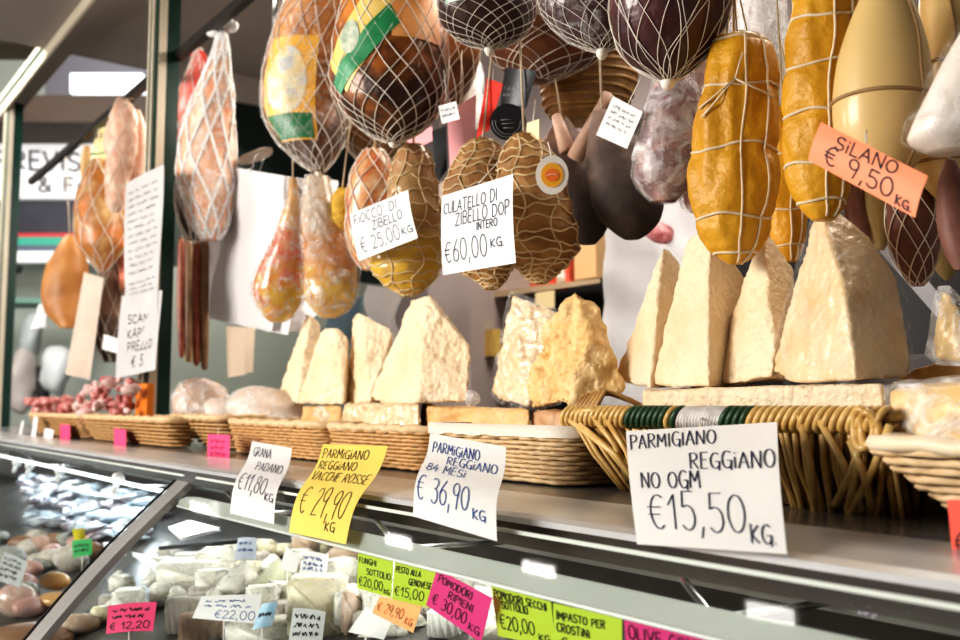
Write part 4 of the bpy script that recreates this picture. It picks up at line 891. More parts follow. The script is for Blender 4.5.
# ================================================================ LEFT HANGING GROUP
m_pinkw = mat('pink_orange_meat', (.72, .24, .08), (.92, .80, .72), (.84, .50, .32), scale=16, rough=.4, coat=.3)
t, b = hang('netted_ham', 'pink orange ham in a thick white net right of the metal post', 'ham', [(30, 219, 225), (50, 214, 228), (75, 204, 230), (100, 193, 233), (130, 184, 234), (165, 178, 236), (195, 182, 234), (222, 190, 228), (240, 202, 218)], 1.0, m_pinkw, net=dict(n=9, turns=.5, r=.0045), netm=mat('white_tube_net', (.86, .84, .82), rough=.5), string=False, wrap=m_film)
kn = MB(); e = W(222, 27, 1.0)
for a in range(5): kn.ball(e+RT*(.03*math.cos(a*1.3))+UZ*(.02*math.sin(a*1.9)), .022, 7, (1.2, .8, .8), .3, 30)
put('net_knot', kn, mat('white_tube_net', (.86, .84, .82)), t)
t, b = hang('netted_salame', 'small ham in red and white net bag beside the metal post', 'ham', [(48, 196, 202), (64, 190, 205), (85, 182, 206), (110, 176, 204), (130, 174, 198), (142, 178, 188)], 1.10, mat('red_bag', (.85, .10, .08), (.88, .70, .66), (.86, .22, .18), scale=9, rough=.4), net=dict(n=8, turns=.4, r=.002), string=False)
put('red_handle', MB().tube([W(196, 60, 1.1), W(190, 52, 1.1), W(196, 49, 1.1), W(204, 54, 1.1), W(208, 70, 1.1)], .006, 7), mat('red_plastic', (.85, .08, .06), rough=.4), t)
hang('dark_salami', 'dark salami whose net gathers in a pale star, beside the post', 'salami', [(165, 182, 200), (185, 176, 210), (205, 176, 212), (225, 180, 208), (240, 188, 200)], .98, mh_dark, net=dict(n=14, turns=.15, r=.0016), netm=m_net, knot=True, string=False)
for i, (px, lab, mm) in enumerate([(180, 'first thin dark red sausage hanging right of the post', 0), (187, 'second thin dark red sausage hanging right of the post', 1), (195, 'third thin dark red sausage hanging right of the post', 0), (203, 'fourth thin brown sausage hanging nearest the white bags', 1)]):
    hang('thin_sausage', lab, 'sausage', [(238, px, px+3), (250, px-2, px+6), (300, px-3, px+6), (345+i*5, px-2, px+5), (358+i*4, px, px+3)], 1.05+.02*(i % 2), mat('sausage_red', (.20, .04, .03), (.42, .15, .08), scale=20, rough=.4) if mm == 0 else mat('sausage_brown', (.16, .08, .04), (.36, .22, .12), scale=20, rough=.4), string=True, sr=.0015, group='thin sausages beside the post')
hang('green_olive_salame', 'mossy brown sausage low beside the post', 'sausage', [(300, 186, 200), (320, 182, 205), (345, 182, 206), (362, 186, 202)], 1.15, mat('mossy', (.20, .14, .05), (.40, .32, .16), scale=20, rough=.5))
hang('netted_ham', 'orange ham with pale blotches between the paper list and the sign', 'ham', [(160, 92, 108), (180, 84, 122), (205, 76, 128), (228, 75, 128), (248, 80, 124), (264, 92, 112), (272, 99, 104)], .98, mat('orange_ham', (.66, .22, .04), (.72, .52, .26), (.40, .17, .05), scale=11, rough=.4, coat=.3, contrast=.18), net=dict(n=7, turns=.4, r=.0015))
hang('pale_salami', 'long pale pink salami in front of the orange ham', 'salami', [(98, 118, 126), (112, 112, 136), (135, 106, 138), (160, 106, 134), (185, 106, 128), (205, 107, 124), (212, 112, 119)], .93, mat('pale_pink', (.62, .30, .20), (.80, .62, .48), (.72,.46,.34), scale=30, rough=.5), amp=.14, fr=20, fine=.05, net=dict(n=6, turns=.8, r=.001))
hang('pale_salami', 'shorter pale salami touching the metal post', 'salami', [(110, 132, 140), (130, 128, 146), (160, 128, 146), (185, 130, 144), (195, 134, 140)], 1.0, mat('pale_pink', (.80, .50, .38), (.86, .74, .62), scale=18, rough=.5))
hang('small_caciocavallo', 'small pale yellow cheese with green tie above the orange ham', 'cheese', [(128, 100, 106), (140, 95, 112), (155, 93, 115), (172, 95, 114), (184, 100, 108)], 1.04, mat('pale_yellow', (.86, .76, .42), rough=.4), rings=1, ringm=mat('green_tie', (.03, .3, .1)), ringr=.004)
hang('shank_bone', 'brown shank end hanging just right of the sign', 'ham', [(146, 84, 90), (160, 81, 91), (180, 81, 90), (200, 84, 96), (210, 88, 94)], 1.0, mat('shank_tan', (.50, .30, .12), (.66, .44, .22), scale=14))
hang('round_ham', 'round brown ham hanging in front of the far teal shelf', 'ham', [(235, 66, 74), (250, 56, 82), (270, 46, 88), (295, 43, 88), (315, 48, 84), (328, 60, 76)], 1.0, mat('brown_round', (.32, .13, .04), (.56, .30, .12), (.44, .20, .06), scale=9, rough=.45))
hang('red_salami', 'red salami column behind the long paper list', 'salami', [(170, 122, 136), (200, 120, 138), (250, 118, 138), (290, 120, 136)], 1.08, mat('brick_red', (.60, .16, .08), (.74, .36, .24), scale=20, rough=.5))
hang('dark_ham', 'dark brown ham hanging low left of the long paper list', 'ham', [(255, 104, 118), (280, 98, 124), (310, 94, 126), (340, 96, 126), (362, 104, 122)], 1.04, mh_brown, net=dict(n=8, turns=.4, r=.001))
card('small_tag', 'tiny white tag on the dark ham left of the list', 'tag', (104, 334), (121, 340), (119, 354), (102, 349), .93, m_paper2)
card('hanging_cloth', 'pale beige cloth bag hanging in front of the round ham', 'cloth', (84, 272), (104, 278), (88, 382), (66, 372), .95, mat('beige_cloth', (.55, .45, .37), (.64, .55, .46), scale=8, rough=.8), bend=lambda u, v: .02*math.sin(u*6)*v)
card('hanging_cloth', 'crumpled white twist of film beside the round ham', 'cloth', (38, 305), (48, 300), (44, 325), (32, 332), .93, m_bag, bend=lambda u, v: .02*math.sin(u*6)*v)
m_list = mat('greyish_list_paper', (.50, .48, .47), (.60, .58, .57), scale=6, rough=.7)
o, s = card('paper_list', 'long handwritten white paper list taped to the metal post', 'paper', (126, 184), (163, 164), (158, 340), (124, 345), .850, m_list, bend=lambda u, v: .004*math.sin(u*4+v*5), scr=[(.08+.045*k, .012) for k in range(12)]+[(.64+.03*k, .01) for k in range(4)], w=.0016)
o2, s2 = card('paper_list', 'wide lower sheet of the paper list with larger writing', 'paper', (122, 296), (161, 290), (157, 370), (116, 378), .844, m_list, bend=lambda u, v: .004*math.sin(u*5+v*3))
put('writing', s2.letter([('SCAMBI', .25, .36, .62, .10), ('KAPPA', .25, .54, .55, .11), ('PREZZO', .25, .70, .6, .11), ('€ 5.', .35, .90, .35, .12)], .0034), m_inkb, o2)
# ================================================================ BACKGROUND OF THE STALL
YB = 2.0
sh = empty('wall_shelf', W(540, 300, YB), 'dark wooden wall shelf with a light front edge behind the culatelli', 'shelf')
def yrect(px0, py0, px1, py1, Y, th=.03): 
    a = W(px0, py0, Y); b = W(px1, py1, Y); return MB().box((a.x, Y, min(a.z, b.z)), (b.x, Y+th, max(a.z, b.z)))
put('back_board', yrect(472, 240, 604, 470, 2.45), m_black, sh, smooth=False)
a = W(478, 300, YB); c = W(602, 282, YB)
put('shelf_board', MB().add([W(478, 293, YB), W(600, 278, YB), W(600, 283, YB), W(478, 300, YB), W(478, 293, 2.42), W(600, 278, 2.42), W(600, 284, 2.42), W(478, 300, 2.42)], [(0, 1, 2, 3), (4, 7, 6, 5), (0, 4, 5, 1), (3, 2, 6, 7), (1, 5, 6, 2), (0, 3, 7, 4)]), mat('shelf_wood', (.44, .33, .22), (.56, .44, .30), scale=10, rough=.5), sh, smooth=False)
put('shelf_board', MB().add([W(440, 382, YB), W(640, 368, YB), W(640, 374, YB), W(440, 389, YB), W(440, 382, 2.42), W(640, 368, 2.42), W(640, 374, 2.42), W(440, 389, 2.42)], [(0, 1, 2, 3), (4, 7, 6, 5), (0, 4, 5, 1), (3, 2, 6, 7), (1, 5, 6, 2), (0, 3, 7, 4)]), m_black, sh, smooth=False)
def box_item(name, label, cat, px0, py0, px1, py1, Y, m, th=.08, group=None):
    return tag(put(name, yrect(px0, py0, px1, py1, Y, .02 if name == 'orange_box' else th), m, smooth=False), label, cat, group)
box_item('food_box', 'tan carton on the wooden shelf at its right end', 'box', 574, 238, 596, 277, 2.1, mat('tan_carton', (.58, .38, .20), (.66, .46, .26), scale=6))
box_item('food_box', 'small red carton on the wooden shelf', 'box', 552, 262, 569, 283, 2.1, mat('red_carton', (.62, .12, .07), rough=.4))
box_item('food_box', 'long red and white packet lying on the shelf behind the rope', 'box', 530, 276, 550, 288, 2.08, mat('red_carton', (.62, .12, .07), rough=.4))
def jar(label, px, pyb, pyt, w, Y, mg, ml, cat='jar'):
    b = W(px, pyb, Y); tz = W(px, pyt, Y).z; k = mpp(b); t = empty('glass_jar', b, label, cat)
    H = tz-b.z; r = w*k/2
    prof = [(0, .01), (r, 0), (r, H*.7), (r*.75, H*.82), (r*.75, H*.86)]
    mb = MB(); n = 18; vs = [(b.x+rr_*math.cos(2*math.pi*i/n), b.y+rr_*math.sin(2*math.pi*i/n), b.z+z_) for rr_, z_ in prof for i in range(n)]
    mb.add(vs, [(j*n+i, j*n+(i+1) % n, (j+1)*n+(i+1) % n, (j+1)*n+i) for j in range(len(prof)-1) for i in range(n)])
    put('jar_body', mb, mg, t); put('lid', MB().tube([(b.x, b.y, b.z+H*.84), (b.x, b.y, b.z+H)], r*.85, 16), ml, t); return t
jar('small white lidded jar on the wooden shelf', 561, 284, 270, 9, 2.04, mat('jar_white', (.7, .68, .64)), m_paper)
jar('dark jar with silver lid behind the widest wedge', 494, 372, 324, 14, 2.02, mat('jar_dark', (.05, .04, .04), rough=.15), m_steel)
jar('dark jar next to the silver lidded one', 482, 374, 332, 12, 2.1, mat('jar_olive', (.14, .12, .05), rough=.15), m_rail)
tg = yrect(535, 293, 554, 308, 1.99, .004); tag(put('shelf_label', tg, mat('cream_tag', (.86, .74, .46)), smooth=False), 'small cream label on the edge of the wooden shelf', 'tag')
box_item('wine_bottle', 'yellowish packet leaning behind the film wrapped wedge', 'packet', 483, 330, 494, 356, 1.96, mat('mustard_pack', (.66, .46, .14), rough=.4), .03).name = 'food_packet'
# pillar, hanging sheets, dark niche
put_ = put('pillar', MB().box((W(428, 300, 1.9).x, 1.9, 0), (W(471, 300, 1.9).x, 2.2, 2.3)), mat('mauve_pillar', (.36, .30, .29), (.42, .36, .34), scale=3, rough=.6), smooth=False); tag(put_, 'mauve grey pillar between the fiocco and the wooden shelf', 'pillar')
FR_ = card('hanging_sheet', 'tall white plastic sheet hanging behind the leftmost right hand wedge', 'sheet', (606, 175), (700, 195), (690, 430), (600, 430), 1.85, mat('bluish_white_sheet', (.66, .68, .72), (.80, .81, .83), scale=6, rough=.5), bend=lambda u, v: .006*math.sin(v*60+u*3)+.012*math.sin(u*9))
nb = put('dark_cabinet', MB().box((W(690, 300, 2.2).x, 2.2, 0), (W(1010, 300, 2.2).x, 2.3, W(750, 120, 2.2).z)), m_black, smooth=False); tag(nb, 'dark cabinet wall behind the tallest wedges', 'cabinet')
g2 = put('steel_bracket', MB().add([W(866, 236, 1.5), W(890, 232, 1.5), W(958, 318, 1.5), W(950, 332, 1.5), W(866, 236, 1.53), W(890, 232, 1.53), W(958, 318, 1.53), W(950, 332, 1.53)], [(0, 1, 2, 3), (4, 7, 6, 5), (0, 4, 5, 1), (2, 6, 7, 3), (1, 5, 6, 2), (0, 3, 7, 4)]), mat('grey_slant', (.26, .25, .26), rough=.4), smooth=False); tag(g2, 'slanting grey metal sheet right of the tallest wedge', 'bracket')
cs = put('slicer_stand', MB().box((W(884, 355, 1.5).x, 1.5, 0), (W(940, 355, 1.5).x, 1.62, W(900, 355, 1.5).z)), mat('grey_casing', (.16, .15, .16), rough=.4), smooth=False); tag(cs, 'grey machine casing low behind the tallest wedge', 'machine')
box_item('shelf_unit', 'light beam behind the first yellow salami', 'beam', 480, 40, 800, 60, 2.4, m_wallb).name = 'wall_ledge'
sg = put('door_frame', yrect(196, 312, 205, 420, 1.9, .03), m_dark, smooth=False)
tag(sg, 'narrow dark upright behind the thin sausages', 'frame')
card('paper_bag', 'tan paper bag flap hanging under the white bags', 'bag', (226, 326), (256, 328), (254, 372), (228, 378), 1.5, mat('tan_paper', (.62, .50, .38), (.70, .58, .46), scale=5, rough=.8), bend=lambda u, v: .01*math.sin(u*9))
card('blue_cloth', 'blue-grey folded cloth glimpsed above the narrow wedges', 'cloth', (330, 300), (366, 296), (364, 345), (322, 345), 1.6, mat('slate_blue', (.10, .16, .20), (.16, .22, .27), scale=8, rough=.8), bend=lambda u, v: .01*math.sin(u*14))
card('hanging_sheet', 'crumpled clear sheet above the widest left hand wedge', 'sheet', (368, 285), (400, 290), (398, 350), (366, 352), 1.5, mat('bluish_white_sheet', (.66, .68, .72)), bend=lambda u, v: .015*math.sin(u*11+v*7))
# ================================================================ THINGS ON THE LEDGE AT THE LEFT
t, b = hang('bagged_salumi', 'clear bag of salumi in the flared basket beside the post', 'bag', [(378, 190, 205), (384, 178, 218), (395, 171, 226), (408, 172, 228), (418, 178, 224)], .98, mat('beige_meat', (.50, .28, .14), (.72, .56, .44), scale=16), string=False, wrap=m_film2, amp=.15)
t, b = hang('bagged_salumi', 'hazy film bag in the basket behind the eleven euro card', 'bag', [(386, 250, 262), (392, 235, 285), (404, 228, 302), (416, 232, 304), (428, 240, 300)], .99, mat('pinkish_pack', (.72, .55, .42), (.84, .74, .66), scale=12), string=False, wrap=m_film2, amp=.15)
t, b = hang('bagged_salumi', 'low film parcel spilling between two baskets', 'bag', [(398, 212, 224), (404, 206, 236), (414, 208, 240), (424, 214, 238)], .93, mat('pinkish_pack', (.72, .55, .42)), string=False, wrap=m_film2, amp=.15)
box_item('orange_box', 'bright orange box on the ledge just left of the post', 'box', 136, 384, 146, 424, .87, mat('orange_box', (.80, .25, .03), rough=.4))
# small salami heaps (one of each built, the rest copies)
mini = MB().ball((0, 0, 0), .017, 6, (.75, .75, 1.35), .2, 50)
ms1 = mat('mini_salami', (.36, .05, .05), (.80, .58, .54), (.55, .20, .18), scale=60, rough=.5)
ms2 = mat('mini_salami_pale', (.62, .32, .28), (.86, .74, .70), scale=50, rough=.5)
spots = []
for k in range(70):
    px = random.uniform(76, 134); top = 372+abs(px-112)*.75 if px < 112 else 372+(px-112)*.5
    py = random.uniform(top, 424); spots.append((px, py, random.uniform(.81, .885)))
spots.sort(key=lambda s: -s[1])
src = []
for mm in (ms1, ms2):
    o = put('mini_salami', mini, mm, origin=(0, 0, 0)); src.append(o)
for i, (px, py, Y) in enumerate(spots):
    o = src[i] if i < 2 else src[random.randint(0, 1)].copy()
    if i >= 2: COL.objects.link(o)
    o.location = W(px, py, Y); o.rotation_euler = (random.random()*3, random.random()*3, random.random()*3); s_ = random.uniform(.8, 1.3); o.scale = (s_, s_, s_)
    tag(o, 'tiny red and white salami in the heap beside the post', 'salami', 'tiny salamis heaped in the basket left of the post')
for i in range(26):
    o = src[0].copy(); COL.objects.link(o); px = random.uniform(30, 70); py = random.uniform(402-(px-20)*.12, 412); o.location = W(px, py, random.uniform(.81, .88))
    o.rotation_euler = (random.random()*3, random.random()*3, 0); tag(o, 'tiny dark red salami in the farthest basket heap', 'salami', 'tiny salamis heaped in the farthest basket')
# ================================================================ PRICE CARDS
def bulge(a=.006, s=0): return lambda u, v: a*math.sin(math.pi*v)+s*math.sin(2*math.pi*v)
card('price_card', 'large white card reading PARMIGIANO REGGIANO NO OGM € 15,50 KG', 'price card', (626, 431), (777, 422), (787, 554), (637, 544), .8, m_paper, [
    ('PARMIGIANO', .03, .225, .60, .155, .06), ('REGGiANO', .45, .44, .53, .15), ('NO OGM', .09, .60, .42, .14), ('€15,50', .12, .895, .66, .25), ('KG.', .80, .955, .15, .11)],
    w=.0017, bend=bulge(.004), Ys=(.80, .80, .625, .630), cord=[(700, 428, .80), (700, 418, .845)], off=.0008)
card('price_card', 'curved white card with blue writing PARMIGIANO REGGIANO 84 MESI', 'price card', (430, 433), (506, 447), (497, 541), (413, 516), .8, m_paper, [
    ('PARMiGiANO', .07, .22, .62, .12), ('REGGiANO', .30, .36, .62, .12), ('84 MESi', .08, .52, .50, .12), ('€ 36,90', .03, .86, .66, .24), ('KG', .74, .90, .14, .08)],
    ink=m_inkblue, w=.0019, bend=lambda u, v: .005*math.sin(math.pi*v)-.006*math.sin(2*math.pi*v), Ys=(.715, .715, .578, .582))
card('price_card', 'bent yellow card reading PARMIGIANO REGGIANO VACCHE ROSSE € 29,90', 'price card', (323, 444), (388, 446), (346, 544), (289, 532), .8, m_yel, [
    ('PARMiGiANO', .05, .16, .72, .10), ('REGGiANO', .06, .30, .60, .10), ('VACCHE ROSSE', .05, .46, .90, .12), ('€ 29,90', .10, .84, .78, .28), ('KG', .62, .94, .16, .07)],
    ink=m_inkb, w=.0017, bend=lambda u, v: .005*math.sin(math.pi*v)-.006*math.sin(2*math.pi*v), Ys=(.70, .70, .56, .56))
card('price_card', 'curved white card reading GRANA PADANO € 11,80 KG', 'price card', (252, 441), (292, 448), (274, 524), (230, 513), .8, m_paper2, [
    ('GRANA', .10, .20, .45, .13), ('PADANO', .30, .42, .60, .14), ('€11,80', .08, .76, .66, .24), ('KG', .76, .82, .18, .09)],
    w=.0020, bend=lambda u, v: .005*math.sin(math.pi*v)-.006*math.sin(2*math.pi*v), Ys=(.70, .70, .562, .562))
card('price_card', 'tilted white card reading FIOCCO DI ZIBELLO € 25,00 KG', 'price card', (350, 214), (408, 190), (418, 238), (359, 261), .91, m_paper, [
    ("FiOCCO' DI", .06, .28, .74, .20), ('ZIBELLO', .36, .52, .50, .18), ('€ 25,00', .10, .88, .66, .28), ('KG', .80, .84, .16, .14)], w=.0021, bend=bulge(.003), cord=[(378, 203, .91), (392, 180, .93)])
card('price_card', 'tall white card reading CULATELLO DI ZIBELLO DOP INTERO € 60,00 KG', 'price card', (442, 196), (513, 174), (516, 263), (443, 275), .90, m_paper, [
    ('CULATELLO DI', .04, .25, .76, .14), ('ZIBELLO DOP', .22, .43, .74, .15), ('INTERO', .52, .54, .28, .09), ('€60,00', .05, .86, .60, .26), ('KG.', .70, .78, .18, .10)], w=.0020, bend=bulge(.003), cord=[(478, 184, .90), (500, 160, .93)])
card('price_card', 'bright orange tilted card reading SILANO € 9,50 KG', 'price card', (821, 122), (928, 176), (915, 218), (808, 160), .80, m_org, [
    ('SiLANO', .20, .42, .56, .30, .06), ('€ 9,50', .14, .86, .64, .42), ('KG.', .82, .92, .14, .20)], ink=m_inkb, w=.0015, bend=bulge(.002), cord=[(866, 142, .80), (866, 130, .84)])
card('price_card', 'red card cut off by the right edge of the picture', 'price card', (947, 500), (985, 500), (985, 590), (956, 590), .74, m_redc, [('€', .12, .6, .4, .22)], ink=m_inkb)
card('price_card', 'small hot pink card hanging on the basket rim left of the eleven euro card', 'price card', (208, 434), (230, 435), (229, 466), (207, 464), .78, m_pink, scr=[(.25, .10), (.45, .10), (.65, .10), (.85, .1)], w=.0012, ink=mat('dark_red_ink', (.35, .02, .08)), cord=[(218, 436, .78), (218, 428, .84)])
card('price_card', 'tiny pink card on the basket nearest the metal post', 'price card', (114, 428), (126, 430), (126, 446), (114, 445), .78, m_pink)
card('price_card', 'tiny pink card on the basket further left along the ledge', 'price card', (60, 424), (70, 425), (70, 441), (60, 440), .78, m_pink)
for a_, lab in (((18, 420, 24, 440), 'leftmost small grey-white card at the far end of the ledge'), ((30, 416, 38, 446), 'second small grey-white card at the far end of the ledge'), ((41, 428, 54, 450), 'leaning grey-white card nearest the tiny pink card')):
    card('price_card', lab, 'price card', (a_[0]+4, a_[1]), (a_[2], a_[1]+2), (a_[2]-4, a_[3]), (a_[0], a_[3]), .76, m_paper2)
# cards clipped to the price rail
GT = 'bright price cards clipped along the price rail'
YR = .573
def rail(label, TL, TR, BR, BL, m, lines, ink=m_inkb, w=.0012, Y=YR, **k):
    return card('rail_price_card', label, 'price card', TL, TR, BR, BL, Y, m, lines, ink, w, group=GT, **k)
Yt = .578
def yb(y): return [.585, .585, y, y]
rail('lime card reading FUNGHI SOTTOLIO € 20,00, leftmost on the rail', (358, 553), (393, 561), (391, 598), (357, 588), m_lime, [('FUNGHI', .05, .24, .5, .15), ('SOTTOLIO', .28, .52, .68, .16), ('€20,00', .06, .88, .70, .26), ('KG', .80, .92, .15, .12)], Ys=yb(.60))
rail('lime card reading PESTO ALLA GENOVESE € 15,00', (395, 562), (436, 571), (430, 608), (392, 599), m_lime, [('PESTO ALLA', .05, .24, .62, .15), ('GENOVESE', .40, .50, .56, .16), ('€15,00', .06, .86, .76, .26)], Ys=yb(.60))
rail('magenta card reading POMODORI RIPIENI € 30,00 KG', (437, 569), (492, 598), (481, 643), (426, 605), m_mag, [('POMODORI', .08, .26, .62, .17, -.0), ('RIPIENI', .32, .50, .44, .16), ('€ 30,00', .08, .84, .62, .26), ('KG', .76, .88, .18, .16)], Ys=(.578, .578, .592, .592))
rail('lime card reading POMODORI SECCHI SOTTOLIO € 20,00', (491, 585), (551, 602), (556, 648), (498, 636), m_lime, [('POMODORI SECCHI', .04, .22, .88, .15), ('SOTTOLIO', .16, .40, .44, .15), ('€20,00', .08, .82, .60, .28), ('KG', .74, .90, .18, .14)], Ys=yb(.60))
rail('lime card reading IMPASTO PER CROSTINI', (553, 603), (622, 618), (622, 668), (555, 655), m_lime, [('IMPASTO PER', .05, .28, .72, .15), ('CROSTiNi', .05, .52, .50, .16), ('€', .10, .86, .12, .25)], Ys=yb(.60))
rail('pink card reading OLIVE, rightmost on the rail', (624, 620), (708, 639), (712, 690), (628, 672), m_mag, [('OLIVE CON', .05, .32, .80, .24)], Ys=yb(.60))
rail('orange card reading 29,90 tucked under the lime pesto card', (380, 596), (422, 606), (413, 633), (372, 613), mat('peach_card', (.95, .50, .22)), [('€ 29,90', .06, .72, .62, .42), ('KG', .76, .80, .16, .26)], mat('orange_ink', (.75, .18, .04)), Y=.615)
# ================================================================ CONTENTS OF THE CASE
def D(px, py, lift=0.0):
    r = ray(px, py); m_ = -r.z/r.y          # h = m Y on this ray
    Y = (.33+.224-lift)/(m_+.28); return CAM+r*(Y/r.y)
def crate_cheese(label, px, py, w, h, m, shape='wedge', yaw=0, name='cheese_piece', cat='cheese', group='wrapped cheeses inside the case', wrap=m_filmh, depth=None):
    b = D(px, py); k = mpp(b); ww = w*k; hh = h*k; dd = depth or ww*.7
    ex = Vector((math.cos(YAW+R(yaw)), math.sin(YAW+R(yaw)), 0)); ey = Vector((-ex.y, ex.x, 0)); bm = bmesh.new()
    if shape == 'wedge': P = [(-.5, 0, 0), (.5, 0, 0), (.5, 0, .75), (-.5, 0, 1), (-.1, 1, 0), (.35, 1, .5), (.1, 1, .9)]
    elif shape == 'block': P = [(-.5, 0, 0), (.5, 0, 0), (.5, 0, 1), (-.5, 0, 1), (-.5, 1, 0), (.5, 1, 0), (.5, 1, 1), (-.5, 1, 1)]
    elif shape == 'tri': P = [(-.5, 0, 0), (.5, 0, 0), (.5, 0, .35), (-.5, 0, .35), (0, .9, 0), (0, .9, .6), (0, .2, 1)]
    elif shape == 'round': P = [(.5*math.cos(a*math.pi/8), .5+.5*math.sin(a*math.pi/8), z) for a in range(16) for z in (0, .9)]+[(.4*math.cos(a*math.pi/8), .5+.4*math.sin(a*math.pi/8), 1) for a in range(16)]
    for x_, y_, z_ in P: bm.verts.new(b+ex*x_*ww+ey*y_*dd+UZ*(z_*hh+.002))
    r_ = bmesh.ops.convex_hull(bm, input=bm.verts); bmesh.ops.recalc_face_normals(bm, faces=bm.faces)
    bmesh.ops.bevel(bm, geom=bm.edges[:], offset=.004, segments=2, affect='EDGES', clamp_overlap=True)
    mb = MB(); bm.verts.ensure_lookup_table(); bm.verts.index_update(); mb.v = [v.co.copy() for v in bm.verts]; mb.f = [tuple(v.index for v in f.verts) for f in bm.faces]; bm.free()
    o = put(name, mb, m, origin=b); tag(o, label, cat, group)
    if wrap:
        cen = b+ey*dd*.5+UZ*hh*.5; w2 = MB(); w2.v = [cen+(v-cen)*1.04 for v in mb.v]; w2.f = list(mb.f); put('plastic_wrap', w2, wrap, o)
    return o
mwc = mat('fresh_white_cheese', (.80, .77, .66), (.88, .86, .78), scale=9, rough=.4); myc = mat('cream_yellow_cheese', (.78, .70, .46), (.86, .80, .62), scale=9, rough=.4)
mgr = mat('grey_rind_cheese', (.42, .38, .32), (.62, .57, .50), scale=12, rough=.6); mbr = mat('brown_rind_cheese', (.34, .23, .14), (.52, .38, .26), scale=12, rough=.6)
mgn = mat('green_mould_cheese', (.48, .50, .30), (.80, .78, .62), scale=14, rough=.5)
items = [
 ('long pale cheese bar lying behind the divider', 196, 592, 78, 26, mwc, 'block', 12), ('white triangular cheese with film crease', 240, 600, 54, 40, mwc, 'tri', -6),
 ('second white triangular cheese behind the white card', 275, 596, 48, 36, mgn, 'tri', 8), ('tall cream cheese block in the middle of the case', 316, 640, 58, 58, myc, 'block', 4),
 ('grey rind round at the bottom left of the right hand case', 180, 636, 40, 34, mgr, 'round', 0), ('brown rind round beside the pink twelve euro card', 196, 648, 46, 30, mbr, 'round', 0),
 ('small beige wedge deep in the case', 266, 562, 26, 22, myc, 'wedge', 0), ('brownish box standing deep in the case', 306, 562, 30, 26, mbr, 'block', 0),
 ('pinkish sided cheese slice beside the cream block', 352, 636, 24, 46, mat('pinkish_cheese', (.66, .48, .36), (.78, .62, .50), scale=9), 'wedge', 30),
 ('white folded wrapped cheese under the orange card', 380, 640, 60, 34, mwc, 'tri', -10), ('white round cheese under the magenta card', 446, 640, 40, 26, mat('pale_grey_white', (.66, .66, .62), (.76, .76, .72), scale=6), 'round', 0),
 ('white crumpled parcel below the lime cards', 490, 645, 46, 30, mwc, 'wedge', 0), ('pale yellow wedge near the case back', 222, 566, 34, 18, myc, 'wedge', 10),
 ('small greenish wedge beside the cream block', 290, 612, 22, 28, mgn, 'wedge', 0), ('white soft cheese at the front under the white card', 258, 650, 70, 24, mwc, 'block', -5),
 ('narrow white wedge near the divider', 165, 580, 34, 22, mwc, 'wedge', 20), ('wide brown panelled box deep behind the lime cards', 345, 575, 34, 24, mbr, 'block', 0),
 ('grey parcel deep behind the magenta card', 470, 600, 50, 20, mgr, 'block', 0)]
for lab, px, py, w, h, m, shp, yw in items: crate_cheese(lab, px, py, w, h, m, shp, yw)
gsrc = {}
for k in range(100):
    px = random.uniform(100, 530); py = random.uniform(556+max(0, px-330)*.25, 636)
    if px < 205-(py-480)*.98+12: continue
    v = random.randint(0, 4); spec = [('tri', mwc, 36, 24), ('block', myc, 30, 18), ('wedge', mwc, 34, 22), ('round', mgr, 32, 18), ('block', mwc, 26, 26)][v]
    lab = ['small wrapped white triangle among the goods filling the case', 'small cream block among the goods filling the case', 'small white wedge among the goods filling the case', 'small grey rind round among the goods filling the case', 'small upright white block among the goods filling the case'][v]
    if v not in gsrc: gsrc[v] = crate_cheese(lab, px, py, spec[2], spec[3], spec[1], spec[0], random.uniform(-30, 30), group='small cheeses filling the case')
    else: dup(gsrc[v], loc=D(px, py), rotz=random.uniform(-.6, .6), scale=random.uniform(.8, 1.15))
def casetag(label, TL, TR, BR, BL, m, lines=None, ink=m_inkb, w=.0011, lift=.07, tilt=.03, scr=None):
    ps = [D(*TL, lift+tilt), D(*TR, lift+tilt), D(*BR, lift), D(*BL, lift)]
    s = Sheet(*ps, lambda u, v: .003*math.sin(3*u)); o = put('case_price_card', s.mesh(8, 8), m, origin=s.p(.5, 1)); tag(o, label, 'price card', 'price cards stuck in the goods inside the case')
    if lines: put('lettering', s.letter(lines, w), ink, o)
    if scr: put('writing', s.scribble(scr, w), ink, o)
    st = MB().tube([s.p(.5, .95, -.002), s.p(.5, 1, -.003)-UZ*.05], .0012, 5); put('stick', st, m_net, o)
casetag('hot pink card reading € 12,20 inside the case', (108, 606), (157, 602), (153, 631), (106, 634), m_pink, [('€ 12,20', .08, .90, .84, .24)], w=.0016, scr=[(.25, .1), (.5, .1)])
casetag('white card with blue writing on the triangular cheese', (202, 596), (262, 594), (258, 624), (192, 618), m_paper2, [('€22,00', .35, .90, .6, .30)], ink=m_inkblue, scr=[(.25, .08), (.45, .08)])
casetag('white card standing behind the cream block', (303, 551), (329, 555), (325, 584), (298, 580), m_paper, scr=[(.25, .1), (.45, .1), (.62, .1)], ink=m_inkblue)
casetag('white folded card left of the standing one', (286, 546), (300, 556), (296, 574), (280, 568), m_paper2)
casetag('pale blue card deep in the case', (238, 538), (257, 538), (256, 560), (234, 560), mat('pale_blue_card', (.66, .70, .80)), scr=[(.3, .1), (.6, .1)], ink=m_inkblue)
casetag('grey card with writing on the cream block', (293, 608), (326, 612), (322, 645), (288, 645), mat('grey_card', (.55, .56, .55)), scr=[(.25, .1), (.5, .1), (.75, .1)], w=.0012)
casetag('blue patterned card beside the white card', (262, 604), (278, 602), (272, 626), (252, 630), mat('sky_blue_card', (.30, .55, .75), (.6, .75, .85), scale=60), scr=[(.5, .12)])
